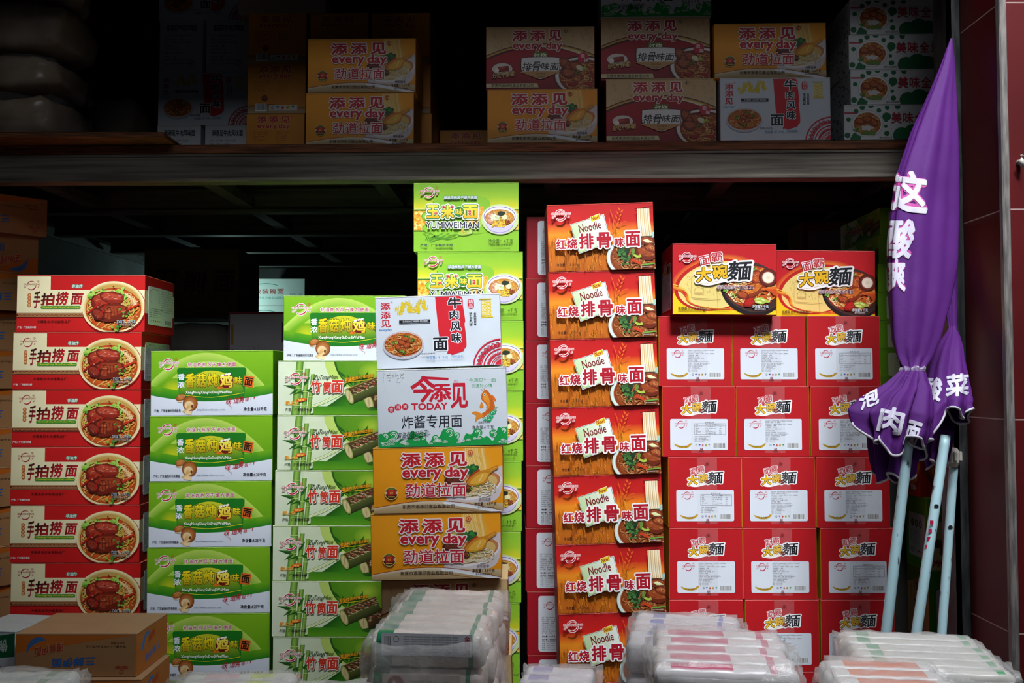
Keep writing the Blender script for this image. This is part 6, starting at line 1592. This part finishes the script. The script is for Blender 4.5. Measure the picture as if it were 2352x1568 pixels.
tx1 = [('这', 2043, 392, 88, 96, -.12, -.12, .05, True), ('酸', 2036, 503, 64, 92, .2, 0, .05, True), ('爽', 2038, 594, 42, 76, 0, 0, .05, True), ('肉', 2018, 934, 58, 62, .0, -.22, .05, False), ('面', 2080, 966, 32, 60, 0, -.3, .05, False), ('泡', 1972, 896, 48, 38, .3, .4, .05, False)]
r1, inv1 = umbrella('large folded purple umbrella tied with clear tape, in front of the steel rail', up1, sk1, 1.3, tx1, tie=True, npl=5, slope=-.22, inner=(in1,))
pole(r1, inv1, at(2088, 1000, 2.314), at(2030, 1500, 2.262), .0118, ())
up2 = [(560, 2184, 2196, 2.615, .05), (640, 2174, 2198, 2.607, .12), (720, 2172, 2199, 2.589, .16), (752, 2178, 2198, 2.580, .2)]
sk2 = [(766, 2172, 2202, 2.563, 0.2), (800, 2148, 2212, 2.528, 0.24), (850, 2128, 2222, 2.493, 0.24), (900, 2114, 2231, 2.459, 0.26), (935, 2107, 2236, 2.433, 0.3), (962, 2105, 2236, 2.424, 0.36)]
in2 = [(790, 2160, 2206, 2.546, 0.2), (880, 2136, 2208, 2.520, 0.3), (960, 2124, 2204, 2.502, 0.36), (1030, 2122, 2192, 2.485, 0.42), (1066, 2128, 2180, 2.476, 0.46)]
tx2 = [('酸', 2118, 866, 46, 56, .1, -.05, .05, False), ('菜', 2172, 858, 54, 52, .1, .08, .05, False)]
r2, inv2 = umbrella('smaller folded purple umbrella with flared skirt, tucked behind the large one', up2, sk2, 2.1, tx2, npl=4, slope=.28, inner=(in2,))
pole(r2, inv2, at(2172, 1000, 2.433), at(2098, 1500, 2.372), .0118, (.33,))
mk = MB()
for py in (1198, 1217, 1235, 1254):
    p = inv2 @ (at(2135 - (py - 1198) * .18, py, 2.406) + Vector((0, -.0122, 0))); mk.box(p.x - .004, p.y - .0006, p.z - .005, p.x + .004, p.y + .0006, p.z + .005)
mk.build('red_marking', noise_mat('red_paint_mark', C('A8103C'), C('C0184A'), 20, .5), r2)
root3 = bpy.data.objects.new('umbrella_pole', None); COL.objects.link(root3); root3.location = at(2186, 1500, 2.505); tag(root3, 'pale blue umbrella pole with white plastic hub, nearest the steel rail', 'umbrella pole')
inv3 = Matrix.Translation(-root3.location)
pole(root3, inv3, at(2192, 1050, 2.550), at(2160, 1500, 2.505), .011, (.36,))
hp = inv3 @ at(2186, 1050, 2.542); hbm = MB()
hbm.tube([hp + Vector((0, 0, -.024)), hp + Vector((0, 0, -.012)), hp + Vector((0, 0, .012)), hp + Vector((0, 0, .024))], [.014, .02, .02, .013], 20)
for i in range(8):
    t = i * math.pi / 4; p = hp + Vector((math.cos(t) * .021, math.sin(t) * .021, .004)); hbm.box(p.x - .004, p.y - .004, p.z - .011, p.x + .004, p.y + .004, p.z + .011, ch=.001)
hbm.tube([hp + Vector((-.012, -.02, 0)), hp + Vector((-.013, -.0215, 0))], .005, 12)
hbm.build('hub', M_HUB, root3)
# poles stand on the ground: continue each to the floor as its foot
for root, inv, a, b, r in ((r1, inv1, (2088, 1000, 2.314), (2030, 1500, 2.262), .0118), (r2, inv2, (2172, 1000, 2.433), (2098, 1500, 2.372), .0118), (root3, inv3, (2192, 1050, 2.550), (2160, 1500, 2.505), .011)):
    p0, p1 = at(*a), at(*b); d = (p1 - p0).normalized(); foot = p1 + d * ((p1.z - .004) / -d.z)
    mb = MB(); mb.tube([inv @ p1, inv @ foot], r, 16); mb.build('lower_pole', M_POLE, root, True)

# plastic hook on the pillar front
hk_ = at(2342, 372, 2.384); hm = MB(); hm.tube([hk_ + Vector((0, .009, 0)), hk_ + Vector((0, -.012, 0))], .006, 12); hm.tube([hk_ + Vector((0, -.012, -.014)), hk_ + Vector((-.004, -.014, 0)), hk_ + Vector((0, -.012, .014))], [.004, .007, .004], 10)
o = hm.build('wall_hook', M_HUB, None, True); tag(o, 'small white plastic hook on the red tiled pillar', 'hook')

# ------------------------------------------------------------------ floor with the raised plinths the stacks stand on
fl = MB(); fl.box(-2.262, -1.5, -.1, 3.0, 6.42, 0)
for (x0, x1, y0, y1, z) in PLINTHS:
    if z > .02: fl.box(x0, y0, 0, x1, y1, z)
o = fl.build('floor', M_CONC); o['kind'] = 'structure'
